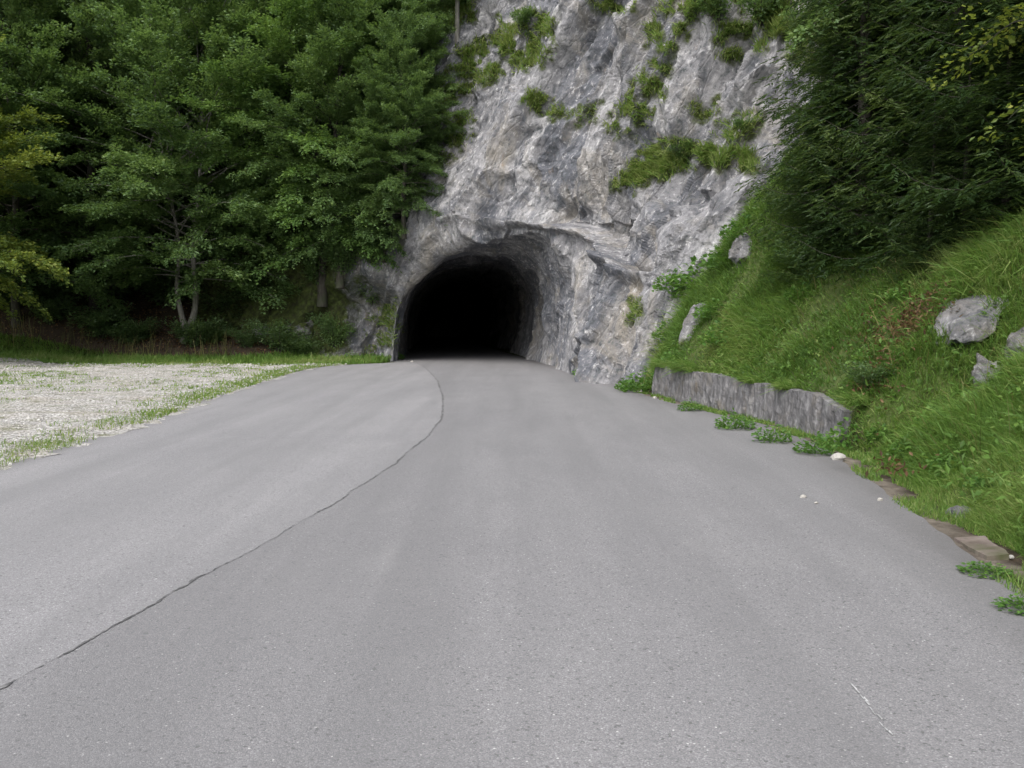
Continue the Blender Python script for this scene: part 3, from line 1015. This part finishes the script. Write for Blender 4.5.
for k, (x, y, src, s) in enumerate([(-25, 44, bB, 1.0), (-27, 40.5, bA, 1.0), (-19, 48, sA, 1.15), (-23.5, 50, bB, 1.05), (-29, 49, sA, 1.15), (-15.5, 51, bB, 1.05),
                                    (-34, 46, bA, 1.1), (-18, 56, bA, 1.1), (-26, 57, sA, 1.2), (-34, 56, bB, 1.1), (-22, 64, bB, 1.1), (-31, 66, sA, 1.2), (-40, 60, bA, 1.15), (-20, 73, sA, 1.2), (-29, 77, bB, 1.1), (-40, 74, sA, 1.2)]):
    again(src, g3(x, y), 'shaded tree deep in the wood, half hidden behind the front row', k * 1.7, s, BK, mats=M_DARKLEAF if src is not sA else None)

# yellowing tree whose boughs reach in from the left
plant('hornbeam_tree', 'crown', broadleaf(51, [([(0, 0, -.3), (.15, 0, 2.5), (0, .2, 6), (.2, 0, 11)], .16)], 2.6, 4.7, 80, .15, 64, 3.8, .5, .24), (M_BARK, M_YELLOW),
      g3(-20.4, 33.0, -.05), 'tree with yellow-tinged leaves reaching in at the left edge of the gravel', 'tree', None, .3, .95)

# trees that have rooted on the left shoulder of the cliff
GS = 'trees rooted on the left shoulder of the cliff'
sB = plant('spruce_tree', 'crown', spruce(15, 7.0, 1.7, .3, .3, 6, .15), (M_BARK, M_NEEDLE), on_rock(392, 120), 'slim spruce on the shoulder of the cliff above the tunnel', 'tree', GS)
shA = plant('shrub', 'foliage', shrub(61, 1.1, 1.5, 2600, .10), (M_BARK, M_BEECH), on_rock(372, 262), 'bush hanging from the rock just left of the tunnel arch', 'shrub', 'bushes on the cliff', 0, 1.0, 'branches')
for k, (px, py, s, lab) in enumerate([(340, 275, .75, 'small beech on the rock behind the low bright boughs'), (418, 70, .5, 'small beech at the upper left rim of the bare rock'),
                                      (365, 60, .6, 'beech high on the shoulder of the cliff, left of the slim pale trunk'), (320, 110, .65, 'beech on the slope between the wood and the cliff'), (380, 180, .5, 'small beech on the rock directly above the left haunch of the arch'), (404, 228, .46, 'sapling growing from the rock at the left haunch of the arch'), (384, 252, .42, 'sapling on the rock, lowest of those beside the arch'), (412, 190, .45, 'sapling on the rock, topmost of those beside the arch')]):
    again(bA, on_rock(px, py), lab, k * 1.9 + .5, s, GS, mats=M_BEECH)
for k, (px, py, s, lab) in enumerate([(414, 150, .9, 'bush at the left rim of the bare rock, above the tunnel'), (425, 105, .9, 'bush on the green ledge at the left rim of the rock'),
                                      (436, 40, .8, 'bush at the foot of the slim pale trunk on the cliff'), (405, 195, .8, 'bush over the left haunch of the tunnel arch'),
                                      (372, 300, .8, 'bush on the rock between the pillar and the low boughs'), (335, 345, 1.0, 'dark bush at the foot of the rock, left of the pillar'), (318, 282, 1.3, 'bush on the mossy rock under the bright low boughs'), (345, 272, 1.2, 'bush on the mossy rock, right beside the bright low boughs'), (468, 2, .8, 'bush at the very top of the bare rock, left side')]):
    again(shA, on_rock(px, py, .15), lab, k * 1.3, s, 'bushes on the cliff')
tr_ = broadleaf(71, [([(0, 0, -.3), (.02, 0, 2), (.05, 0, 5), (0, 0, 8)], .10)], 3.6, 1.8, 22, .12, 36, 3.0)
plant('birch_tree', 'crown', tr_, (M_PALEBARK, M_BEECH), on_rock(457, 42, .2), 'slim tree with bare pale trunk at the upper left of the cliff', 'tree', GS)

# bushes on the open cliff face
shB = plant('shrub', 'foliage', shrub(62, .75, .85, 1800, .085), (M_BARK, M_BEECH), on_rock(684, 158, .1), 'dark bush on the big grassy ledge in the middle of the cliff', 'shrub', 'bushes on the cliff', 0, .72, 'branches')
for k, (px, py, s, lab) in enumerate([(524, 24, .8, 'bush on a ledge near the top of the cliff above the tunnel'), (760, 20, 1.2, 'bush hanging over the top of the cliff next to the right-hand trees'),
                                      (800, 45, 1.2, 'bush at the right rim of the cliff, above the pale bare patch'), (835, 20, 1.4, 'bush high on the right of the cliff behind the spruce tops'),
                                      (745, 128, .45, 'little bush right of the big grassy ledge'), (720, 18, 1.0, 'bush in the grass at the top of the cliff, centre right')]):
    again(shB, on_rock(px, py, .1), lab, k * 1.1 + .3, s, 'bushes on the cliff')

# ------------------------------------------------------------------ trees above the right bank
GR = 'trees above the grass bank on the right'
p1 = plant('spruce_tree', 'crown', spruce(101, 11.5, 1.6, .35, .30, 7, .12), (M_BARK, M_NEEDLE), g3(6.1, 16.7), 'dark spruce at the left end of the trees above the bank', 'tree', GR, .4)
p2 = plant('spruce_tree', 'crown', spruce(102, 11.5, 2.1, .2, .29, 7, .13), (M_BARK, M_NEEDLE), g3(7.1, 15.3), 'spruce with drooping olive boughs in the middle of the right-hand trees', 'tree', GR, 1.4)
again(p1, g3(5.75, 17.3), 'short young spruce at the foot of the leftmost spruce above the bank', 2.2, (.62, .62, .36), GR)
again(p1, g3(6.9, 17.1), 'spruce squeezed between the two larger spruces above the bank', .9, 1.05, GR)
again(p2, g3(7.5, 13.4), 'wide dark spruce above the grey boulder on the bank', 3.3, 1.0, GR)
again(p2, g3(8.6, 15.2), 'tall spruce in the deep shade behind the wide spruce', 5.0, 1.25, GR)
again(p2, g3(9.4, 12.6), 'spruce at the right edge, higher up the bank', 2.7, 1.2, GR)
again(p1, g3(8.3, 17.4), 'slim tall spruce behind the olive-boughed spruce', 1.9, 1.4, GR)
again(bA, g3(7.9, 17.9), 'broadleaf tree showing light green leaves between the spruces', 1.2, .62, GR, mats=M_BEECH)
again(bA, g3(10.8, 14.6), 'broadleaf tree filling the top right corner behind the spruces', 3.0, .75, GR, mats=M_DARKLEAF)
plant('maple_tree', 'crown', broadleaf(81, [([(0, 0, -.3), (-.1, 0, 2), (-.3, .1, 4), (-.2, 0, 6.6)], .09)], 1.9, 1.7, 34, .09, 44, 4.4, .5), (M_BARK, M_YELLOW),
      g3(6.9, 11.1), 'small tree with yellowing leaves at the top right corner', 'tree', GR, 0)
for k, (px, py, s, lab) in enumerate([(1005, 225, .30, 'small young spruce at the right edge where the grass ends'), (965, 250, .28, 'small young spruce above the broad grey boulder'), (930, 268, .24, 'little spruce at the top of the grass, left of the boulder'), (1030, 200, .4, 'young spruce cut by the right edge of the picture')]):
    again(p1, tuple(hit(px, py)[0] - np.array([0, 0, .1])), lab, k * 1.4, (s * 1.5, s * 1.5, s), GR)
again(shB, g3(5.5, 17.3, -.05), 'bush at the left foot of the spruces, where bank and cliff meet', .4, 1.0, 'bushes on the bank')
again(shB, g3(6.3, 15.6, -.05), 'low dark bush under the spruces in the middle of the bank top', 1.4, .9, 'bushes on the bank', mats=M_DARKLEAF)
again(shB, g3(7.3, 14.0, -.05), 'bush in the shade right of the olive-boughed spruce', 2.4, .9, 'bushes on the bank', mats=M_DARKLEAF)

# undergrowth of the wood
again(p2, g3(6.5, 17.9), 'dark spruce filling the gap behind the leftmost spruce', 4.1, .85, GR)
again(p2, g3(7.0, 18.3), 'spruce against the cliff behind the young spruce', .6, .95, GR)
GU = 'undergrowth bushes at the edge of the wood'
for k, (x, y, s, lab) in enumerate([(-12.6, 40.0, .9, 'low bush right of the forked trunk'), (-11.0, 39.4, .8, 'dark bush on the low bank between forked trunk and tunnel'),
                                    (-15.6, 40.0, .7, 'low bush left of the forked trunk'), (-17.4, 40.4, .9, 'bush behind the tall dry grass, middle of the verge'),
                                    (-19.4, 41, 1.0, 'bush in the shade at the left of the verge'), (-8.9, 39.2, .9, 'mossy bush on the bank beside the rock pillar'), (-21.2, 40.6, 1.0, 'leftmost bush under the edge of the wood'), (-22.5, 42.5, 2.0, 'tall shady bush behind the leftmost bush'), (-18.0, 43.0, 2.1, 'tall shady bush behind the dry grass'), (-15.3, 42.6, 1.9, 'tall shady bush behind the forked trunk, left side'), (-12.4, 42.2, 1.9, 'tall shady bush behind the forked trunk, right side'), (-20.2, 44.0, 2.2, 'big bush in the shade between two spruces'), (-9.6, 39.2, 1.3, 'big bush in front of the left flank of the cliff'), (-8.4, 38.9, .8, 'bush below the bright low boughs, between undergrowth and rock pillar'), (-13.2, 39.6, 1.2, 'leafy bush just right of the forked trunk'), (-15.9, 39.6, 1.1, 'leafy bush just left of the forked trunk'), (-17.2, 39.8, 1.4, 'leafy bush at the verge in front of the tall dark beech'), (-19.4, 39.8, 1.3, 'leafy bush at the verge left of the tall dark beech'), (-24.5, 41.0, 1.7, 'bush at the left edge under the yellowing boughs')]):
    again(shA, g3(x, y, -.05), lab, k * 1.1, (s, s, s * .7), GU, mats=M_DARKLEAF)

# ------------------------------------------------------------------ boulders and stones
import bmesh


def boulder_mesh(seed, a, b, c, sub=4, mat=M_BOULDER, moss=.15):
    bm = bmesh.new()
    bmesh.ops.create_icosphere(bm, subdivisions=sub, radius=1.0)
    P = np.array([v.co for v in bm.verts])
    F = [[v.index for v in f.verts] for f in bm.faces]
    bm.free()
    d = .55 * facets(P * .9 + seed, seed) + .25 * facets(P * 2.1 + seed, seed + 9) + .10 * fbm(P * 4, 3, seed)
    P = P * (1 + d * .55)[:, None] * np.array([a, b, c])
    return make_mesh('boulder', P, None, F, mat, False, {'moss': np.clip(moss + .35 * fbm(P * 2, 2, seed), 0, 1)})


EXCL = []
for sd_, px, py, a, b, c, rz, lab in [
    (3, 964, 318, .52, .46, .19, .55, 'broad grey boulder lying on the bank below the spruces'),
    (4, 990, 380, .22, .30, .42, .2, 'upright pale rock poking out of the bank near the right edge'),
    (5, 1028, 350, .28, .30, .26, .9, 'brownish rock cut off by the right edge, above the upright pale rock'),
    (6, 694, 325, .26, .60, .26, .2, 'pale rock slab on the bank where it meets the cliff'),
    (14, 742, 252, .30, .40, .24, .7, 'pale rock outcrop high up the bank under the leftmost spruce'),
    (7, 300, 334, .7, .6, .5, .4, 'mossy rock on the low bank left of the tunnel'),
    (8, 262, 332, .4, .4, .3, 1.4, 'brown rock beside the undergrowth left of the mossy rock'),
    (12, 960, 515, .13, .16, .11, 1.6, 'grey stone half buried at the foot of the bank, right foreground')]:
    h, n = hit(px, py)
    o = link('boulder', boulder_mesh(sd_, a, b, c, 4, moss=.5 if sd_ in (7, 9) else .2), None, tuple(h - n * c * (.05 if px in (694, 742) else .28)), rz, lab, 'rock', 'rocks on the banks')
    if px in (962, 964, 990, 1028):
        o.rotation_euler = (0, -.6, rz)
    elif px > 600:
        qn = Vector(n).to_track_quat('Z', 'Y')
        o.rotation_euler = (qn @ Euler((0, 0, rz)).to_quaternion()).to_euler()
    EXCL.append((h[0], h[1], max(a, b) * .72))

GST = 'loose white stones along the road edge'
_st = [boulder_mesh(40 + k, 1, .8, .6, 2, M_STONE, 0) for k in range(3)]
for k, (px, py, s, lab) in enumerate([(838, 459, .085, 'largest white stone, at the near end of the retaining wall'), (722, 408, .05, 'white stone at the foot of the retaining wall, beside green weeds'), (803, 497, .032, 'white pebble alone on the asphalt edge'),
        (816, 503, .022, 'small pebble just right of the lone white pebble'),
        (1011, 557, .022, 'bright white stone in the grass at the right edge'), (640, 392, .07, 'stone in the weeds at the far end of the retaining wall'),
        (618, 386, .06, 'stone at the foot of the rock, between two weed clumps'), (606, 383, .05, 'small stone at the foot of the rock, below the ledge'), (655, 398, .05, 'stone at the corner of rock and retaining wall'),
        (412, 362, .07, 'stone at the left foot of the tunnel mouth'), (880, 500, .03, 'pebble in the dirt below the grass bank')]):
    d = ray(px, py)
    q = np.array([0, 0, CAM_H]) + d * ((CAM_H - .01) / -d[2])
    z = max(0.004, gz(q[0], q[1])) if q[0] > xe(q[1]) else .004
    o = link('stone', _st[k % 3], None, (q[0], q[1], z + s * .3), k * 1.3, lab, 'stone', GST)
    o.scale = (s, s, s)

# broken kerb slabs at the right edge of the road
for k, (y0, y1, lab) in enumerate([(6.35, 6.95, 'flat brownish kerb slab at the road edge, farther of two'), (5.35, 5.95, 'flat mossy kerb slab at the road edge, nearest the camera')]):
    ysl = np.linspace(y0, y1, 16)
    Xa, Xb = xe(ysl) + .10 + wob(ysl, .02, 3, 70 + k), xe(ysl) + .30 + wob(ysl, .03, 3, 75 + k)
    zt = .012 + wob(ysl, .006, 4, 80)
    V = np.stack([np.stack([Xa, ysl, 0 * ysl - .05], 1), np.stack([Xa + .01, ysl, zt], 1), np.stack([Xb, ysl, zt + .015], 1), np.stack([Xb, ysl, 0 * ysl - .05], 1)], 1)
    Q = np.vstack([grid_quads(16, 4), [[0, 1, 2, 3], [63, 62, 61, 60]]])
    link('kerb_slab', make_mesh('kerb_slab', V.reshape(-1, 3), Q, None, M_SLAB), None, label=lab, cat='kerb slab', kind='thing', group='kerb slabs')

# ------------------------------------------------------------------ weeds that can be told apart
GW = 'broad-leaved weeds along the rock and wall'
w1 = None
for k, (px, py, s, lab) in enumerate([(588, 374, 1.2, 'weed clump at the foot of the rock, nearest the tunnel'), (600, 378, 1.0, 'weed clump right beside the one nearest the tunnel'),
        (643, 388, 1.5, 'tall green weed in the corner where the rock meets the retaining wall'), (628, 386, .8, 'small weed left of the tall one at the rock corner'),
        (735, 425, .8, 'weed clump below the middle of the retaining wall'), (772, 438, .7, 'weed clump at the wall foot near its near end'),
        (815, 450, .7, 'weed beside the largest white stone'), (690, 407, .6, 'small weed below the far half of the retaining wall'), (850, 447, 1.0, 'leafy weed climbing the near end of the wall'),
        (985, 570, .42, 'spreading green weed between the two kerb slabs'), (1024, 606, .42, 'bright green weed at the right edge of the picture'),
        (392, 356, 1.3, 'weed at the left foot of the tunnel mouth'), (352, 358, 1.2, 'weed below the rock pillar left of the tunnel'), (374, 358, .9, 'weed between rock pillar and tunnel mouth')]):
    d = ray(px, py + 4)
    q = np.array([0, 0, CAM_H]) + d * (CAM_H / -d[2])
    if 'climbing' in lab:
        q, _ = hit(px, py)
    loc = (q[0], q[1], max(0.004, gz(q[0], q[1])))
    if w1 is None:
        w1 = plant('weed_plant', 'foliage', weed(7, .36, .36, 330, .075), (M_WEED, M_WEED), loc, lab, 'weed', GW, 0, s, 'stems')
    else:
        again(w1, loc, lab, k * 1.3, s if px < 900 else (s, s, s * .5), GW)
again(shB, tuple(hit(870, 388)[0]), 'added dark low bush that darkens the hollow at the near end of the retaining wall', .7, (.5, .5, .4), 'bushes on the bank', mats=M_DARKLEAF)  # dark-leaved bush added to stand in for the hollow's shade
# leafy plants on the bank
GB = 'leafy plants in the grass of the bank'
w2 = None
for k, (px, py, s, lab) in enumerate([(700, 290, 1.9, 'big leafy plant high on the bank next to the cliff'), (672, 292, 1.3, 'leafy plant at the cliff edge of the bank'), (725, 268, 1.4, 'leafy plant above the big one, under the pale rock'),
        (722, 345, 1.2, 'blue-green leafy plant above the retaining wall'), (690, 300, 1.3, 'leafy plant on the bank edge below the big one'), (742, 240, 1.3, 'leafy plant at the top of the bank edge, close to the spruce'), (712, 318, 1.0, 'leafy plant in the grass right of the pale rock slab'), (668, 340, 1.1, 'leafy plant low on the bank edge, above the wall corner'), (676, 362, .8, 'small leafy plant at the far top of the retaining wall'), (880, 440, .5, 'broad-leaved plant on the bank beyond the wall end'),
        (905, 455, .5, 'broad-leaved plant low on the bank, right of the wall'), (945, 470, .5, 'pale broad-leaved plant in the middle of the near bank'), (930, 430, .5, 'broad-leaved plant below the upright pale rock'),
        (985, 490, .45, 'broad-leaved plant low on the near bank at the right'), (868, 362, .6, 'leafy plant in the hollow above the wall end'), (905, 300, .7, 'leafy plant left of the broad grey boulder'), (800, 300, .8, 'leafy plant under the leftmost spruce')]):
    h, n = hit(px, py)
    if w2 is None:
        w2 = plant('leafy_plant', 'foliage', weed(9, .34, .40, 320, .08), (M_WEED, M_WEED), tuple(h), lab, 'plant', GB, 0, s, 'stems')
    else:
        again(w2, tuple(h), lab, k * 1.7, s, GB)

# ------------------------------------------------------------------ grass, tall grass, pebbles, litter
def slope_dir(x, y, e=.15):
    gx = (ground_h(x + e, y) - ground_h(x - e, y)) / (2 * e)
    gy = (ground_h(x, y + e) - ground_h(x, y - e)) / (2 * e)
    n = unit(np.stack([-gx, -gy, np.ones_like(gx)], 1))
    down = unit(np.stack([-gx, -gy, -(gx ** 2 + gy ** 2)], 1))
    return n, down


def grass_patch(G, x, y, L, W, tint, bendf=.55, dz=0.0):
    z = ground_h(x, y) + dz
    n, dn = slope_dir(x, y)
    m = len(x)
    up = np.array([0, 0, 1.0]) * .8 + n * .5 + RNG.normal(size=(m, 3)) * .28
    G.blades(np.stack([x, y, z - .015], 1), up, dn * bendf + np.array([0, 0, -.28]) + RNG.normal(size=(m, 3)) * .42, L, W, tint)


def bank_pts(n, y0, y1, t0, t1, pw=1.0):
    y = RNG.uniform(y0, y1, n)
    tt = t0 + (t1 - t0) * RNG.random(n) ** pw
    x = xe(y) + tt
    ok = np.ones(n, bool)
    for ex, ey, er in EXCL:
        ok &= np.hypot(x - ex, y - ey) > .72 * er * RNG.uniform(.8, 1.3, n)
    # nothing grows through the wall, little in the hollow at its near end
    ok &= ~((y > WALL_A - .1) & (y < WALL_B) & (tt < .5))
    cl_n = fbm(np.stack([x * 1.1, y * 1.1, 0 * x], 1), 3, 71)
    ok &= RNG.random(n) < np.clip(.8 + cl_n * .55, .2, 1)
    return x[ok], y[ok], tt[ok], cl_n[ok]


for args, L, wd in [((60000, 4.6, 9.5, .42, 3.6, 1.15), .25, .0065), ((52000, 9, 13.2, .42, 5.0, 1.1), .27, .0095), ((62000, 12, 20.5, .5, 6.5, 1.1), .30, .014), ((60000, 16.5, 25, .4, 4.5, 1.2), .30, .018)]:
    x, y, tt, cn = bank_pts(*args)
    n = len(x)
    tone = np.clip(.47 + .34 * fbm(np.stack([x * .8, y * .8, 0 * x], 1), 3, 72) + RNG.normal(size=n) * .17, 0, 1)
    grass_patch(gg, x, y, L * RNG.uniform(.45, 1.35, n) * np.clip(.35 + (tt - .4) * 1.1, .35, 1) * np.clip(1 + .6 * cn, .45, 1.6), wd * RNG.uniform(.7, 1.35, n), tone)
# coarse broad blades among them
x, y, tt, cn = bank_pts(15000, 4.8, 21, .5, 4.6)
n = len(x)
z = ground_h(x, y)
nn, dn = slope_dir(x, y)
gg.leaves(np.stack([x, y, z + RNG.uniform(.02, .22, n)], 1), dn * .6 + RNG.normal(size=(n, 3)) * .7 + np.array([0, 0, .25]), nn + np.array([0, 0, .7]) + RNG.normal(size=(n, 3)) * .45, .085 * RNG.uniform(.5, 1.5, n), .045 * RNG.uniform(.6, 1.4, n), np.clip(.30 + .3 * fbm(np.stack([x, y, 0 * x], 1), 2, 76) + RNG.normal(size=n) * .16, 0, 1))
# verge in front of the wood
n = 42000
x = RNG.uniform(-27, -4.9, n)
yb = 34.9 + .9 * fbm(np.stack([x * .6, 0 * x, 0 * x], 1), 3, 81)
y = yb + (38.9 - yb) * RNG.random(n) ** .75
ok = (x < xl(y) - .15) & (RNG.random(n) < .25 + .75 * sstep(35.4, 37.2, y + .8 * fbm(np.stack([x * .5, y * .5, 0 * x], 1), 3, 87)))
x, y = x[ok], y[ok]
n = len(x)
tone = np.clip(.56 + .25 * fbm(np.stack([x * .7, y * .7, 0 * x], 1), 3, 82) - .1 * (y > 37.5) + RNG.normal(size=n) * .14, 0, 1)
grass_patch(gg, x, y, (.10 + .20 * sstep(35.5, 38, y)) * RNG.uniform(.5, 1.3, n), .03 * RNG.uniform(.6, 1.3, n), tone, .2, .035)
# tufts in the gravel and along the edge of the asphalt
c = 1100
cx = RNG.uniform(-17, -5.4, c)
cy = RNG.uniform(9, 36, c)
e_ = np.arange(c) < 210
cy[e_] = RNG.uniform(8.5, 35, e_.sum())
cx[e_] = xl(cy[e_]) - .12 - np.abs(RNG.normal(size=e_.sum())) * .40
dense = fbm(np.stack([cx * .35, cy * .35, 0 * cx], 1), 3, 83) + .45 * sstep(24, 35, cy)
keep = (dense > -.05) | e_
cx, cy = cx[keep], cy[keep]
m = 44
x = np.repeat(cx, m) + RNG.normal(size=len(cx) * m) * .13
y = np.repeat(cy, m) + RNG.normal(size=len(cx) * m) * .22
ok = x < xl(y) + .03
x, y = x[ok], y[ok]
n = len(x)
grass_patch(gg, x, y, .085 * RNG.uniform(.4, 1.3, n), .00075 * y * RNG.uniform(.7, 1.3, n), np.clip(.66 + RNG.normal(size=n) * .2, 0, 1), .1, .04)
# left margin beyond the lot
n = 9000
x, y = RNG.uniform(-26, -15, n), RNG.uniform(14, 37, n)
ok = x < -17.2 + .8 * np.sin(y * .7)
x, y = x[ok], y[ok]
grass_patch(gg, x, y, .2 * RNG.uniform(.5, 1.3, len(x)), .02, np.clip(.55 + RNG.normal(size=len(x)) * .15, 0, 1), .1)
# moss and short grass between asphalt and bank
n = 46000
y = 4.4 + 17 * RNG.random(n) ** 1.5
x = xe(y) + RNG.uniform(-.02, .55, n)
cn = fbm(np.stack([x * 2, y * 1.1, 0 * x], 1), 3, 84)
ok = (cn + (x - xe(y)) * 1.6 > .12)
x, y = x[ok], y[ok]
grass_patch(gg, x, y, .085 * RNG.uniform(.3, 1.3, len(x)), .0009 * y, np.clip(.55 + RNG.normal(size=len(x)) * .22, 0, 1), .1)
# grass hanging over the top of the retaining wall
n = 18000
y = RNG.uniform(WALL_A - .3, WALL_B, n)
x = xe(y) + RNG.uniform(.34, .60, n)
z = .58 + .07 * sstep(14, 19, y) - .03
k_ = fbm(np.stack([y * 1.3, 0 * y, 0 * y], 1), 3, 86)
ok = k_ > -.5
x, y, z, k_ = x[ok], y[ok], z[ok], k_[ok]
n = len(x)
gg.blades(np.stack([x, y, z], 1), np.array([-.35, 0, 1.0]) + RNG.normal(size=(n, 3)) * .3, np.array([-.75, 0, -.75]) + RNG.normal(size=(n, 3)) * .35, (.26 + .16 * sstep(18, 13, y)) * RNG.uniform(.4, 1.2, n) * np.clip(1 + .8 * k_, .4, 1.6), .011, np.clip(.5 + RNG.normal(size=n) * .2, 0, 1))
link('grass', gg.mesh('grass', M_GRASS), None, label='green grass of the bank, ledges, verge and gravel edge', cat='grass', kind='stuff')

tg = Geo()
n = 520
x = RNG.uniform(-24, -11.5, n)
y = 38.2 + RNG.random(n) * 1.2
k_ = fbm(np.stack([x * .9, y * .3, 0 * x], 1), 3, 91)
ok = k_ > -.15
x, y = x[ok], y[ok]
n = len(x)
tg.blades(np.stack([x, y, ground_h(x, y)], 1), np.array([0, 0, 1.0]) + RNG.normal(size=(n, 3)) * .10, RNG.normal(size=(n, 3)) * .35, RNG.uniform(.4, 1.25, n), .016, np.clip(RNG.normal(.45, .25, n), 0, 1))
n = 2600
x, y, tt, cn = bank_pts(n, 4.8, 19, .7, 4.6)
n = len(x)
nn, dn = slope_dir(x, y)
tg.blades(np.stack([x, y, ground_h(x, y)], 1), np.array([0, 0, 1.0]) + nn * .3 + RNG.normal(size=(n, 3)) * .25, dn * .6 + RNG.normal(size=(n, 3)) * .4, RNG.uniform(.25, .6, n), .0007 * y, np.clip(RNG.normal(.6, .25, n), 0, 1))
link('tall_grass', tg.mesh('tall_grass', M_DRY), None, label='tall dry grass stalks before the dark wood and among the bank grass', cat='grass', kind='stuff')

pg = Geo()
n = 7000
y = 9.5 + 26 * RNG.random(n) ** 1.25
x = xl(y) - .05 - RNG.random(n) ** 1.2 * 11
z = ground_h(x, y) + .055
s = .0011 * y ** .85 * RNG.uniform(.6, 2.6, n)
O = np.array([(1, 0, 0), (0, 1, 0), (-1, 0, 0), (0, -1, 0), (0, 0, .7), (0, 0, -.7)], float)
Vp = O[None] * RNG.uniform(.6, 1.3, (n, 6, 1)) * s[:, None, None]
a = RNG.uniform(0, 6.28, n)
Vp = np.stack([Vp[..., 0] * np.cos(a)[:, None] - Vp[..., 1] * np.sin(a)[:, None], Vp[..., 0] * np.sin(a)[:, None] + Vp[..., 1] * np.cos(a)[:, None], Vp[..., 2]], -1) + np.stack([x, y, z], 1)[:, None]
Tp = np.array([(0, 1, 4), (1, 2, 4), (2, 3, 4), (3, 0, 4), (1, 0, 5), (2, 1, 5), (3, 2, 5), (0, 3, 5)])
pg.add(Vp.reshape(-1, 3), None, (np.arange(n)[:, None, None] * 6 + Tp[None]).reshape(-1, 3))
link('pebbles', pg.mesh('pebbles', M_STONE), None, label='loose pale pebbles strewn over the gravel lay-by', cat='pebbles', kind='stuff')

lg = Geo()
for px, py, sp, n in [(912, 328, .34, 700), (872, 385, .25, 200), (872, 330, .3, 130), (935, 300, .25, 120), (895, 480, .25, 60)]:
    h, nn0 = hit(px, py)
    x, y = h[0] + RNG.normal(size=n) * sp * .6, h[1] + RNG.normal(size=n) * sp
    lg.leaves(np.stack([x, y, ground_h(x, y) + .08 + RNG.random(n) * .12], 1), RNG.normal(size=(n, 3)), np.array([-.5, 0, 1.0]) + RNG.normal(size=(n, 3)) * .4, .07 * RNG.uniform(.5, 1.4, n), .035, RNG.random(n))
n = 5000
x, y = RNG.uniform(-22, -9, n), RNG.uniform(38.8, 44, n)
lg.leaves(np.stack([x, y, ground_h(x, y) + .04], 1), RNG.normal(size=(n, 3)), np.array([0, -.3, 1.0]) + RNG.normal(size=(n, 3)) * .4, .10, .07, RNG.random(n))
link('dead_leaves', lg.mesh('dead_leaves', M_LITTER), None, label='brown fallen leaves on the bank and the floor of the wood', cat='fallen leaves', kind='stuff')


# ------------------------------------------------------------------ light and sky
w = bpy.data.worlds.new('World')
SC.world = w
w.use_nodes = True
nt = w.node_tree
nt.nodes.clear()
sky = nt.nodes.new('ShaderNodeTexSky')
sky.sky_type = 'NISHITA'
sky.sun_disc = False
EL, AZ = math.radians(52), math.radians(208)
sky.sun_elevation = EL
sky.sun_rotation = AZ
sky.air_density = 1.0
sky.dust_density = 4.0
sky.ozone_density = 1.0
hs = nt.nodes.new('ShaderNodeHueSaturation')
hs.inputs['Saturation'].default_value = 0.42
bg = nt.nodes.new('ShaderNodeBackground')
bg.inputs['Strength'].default_value = 0.12
wo = nt.nodes.new('ShaderNodeOutputWorld')
nt.links.new(sky.outputs[0], hs.inputs['Color'])
nt.links.new(hs.outputs[0], bg.inputs[0])
nt.links.new(bg.outputs[0], wo.inputs[0])
sd = bpy.data.lights.new('sun', 'SUN')
sd.energy = 0.75
sd.angle = math.radians(60)
sd.color = (1.0, 0.97, 0.93)
so_ = bpy.data.objects.new('sun', sd)
COL.objects.link(so_)
dirv = Vector((math.sin(AZ) * math.cos(EL), math.cos(AZ) * math.cos(EL), math.sin(EL)))
so_.rotation_euler = dirv.to_track_quat('Z', 'Y').to_euler()

SC.view_settings.view_transform = 'Standard'
SC.view_settings.look = 'None'
SC.view_settings.exposure = 1.42
SC.view_settings.gamma = 1.0
SC.render.engine = 'CYCLES'
SC.cycles.max_bounces = 6
SC.cycles.diffuse_bounces = 4
SC.cycles.glossy_bounces = 2
SC.cycles.transmission_bounces = 3
SC.cycles.transparent_max_bounces = 4
SC.cycles.use_denoising = True
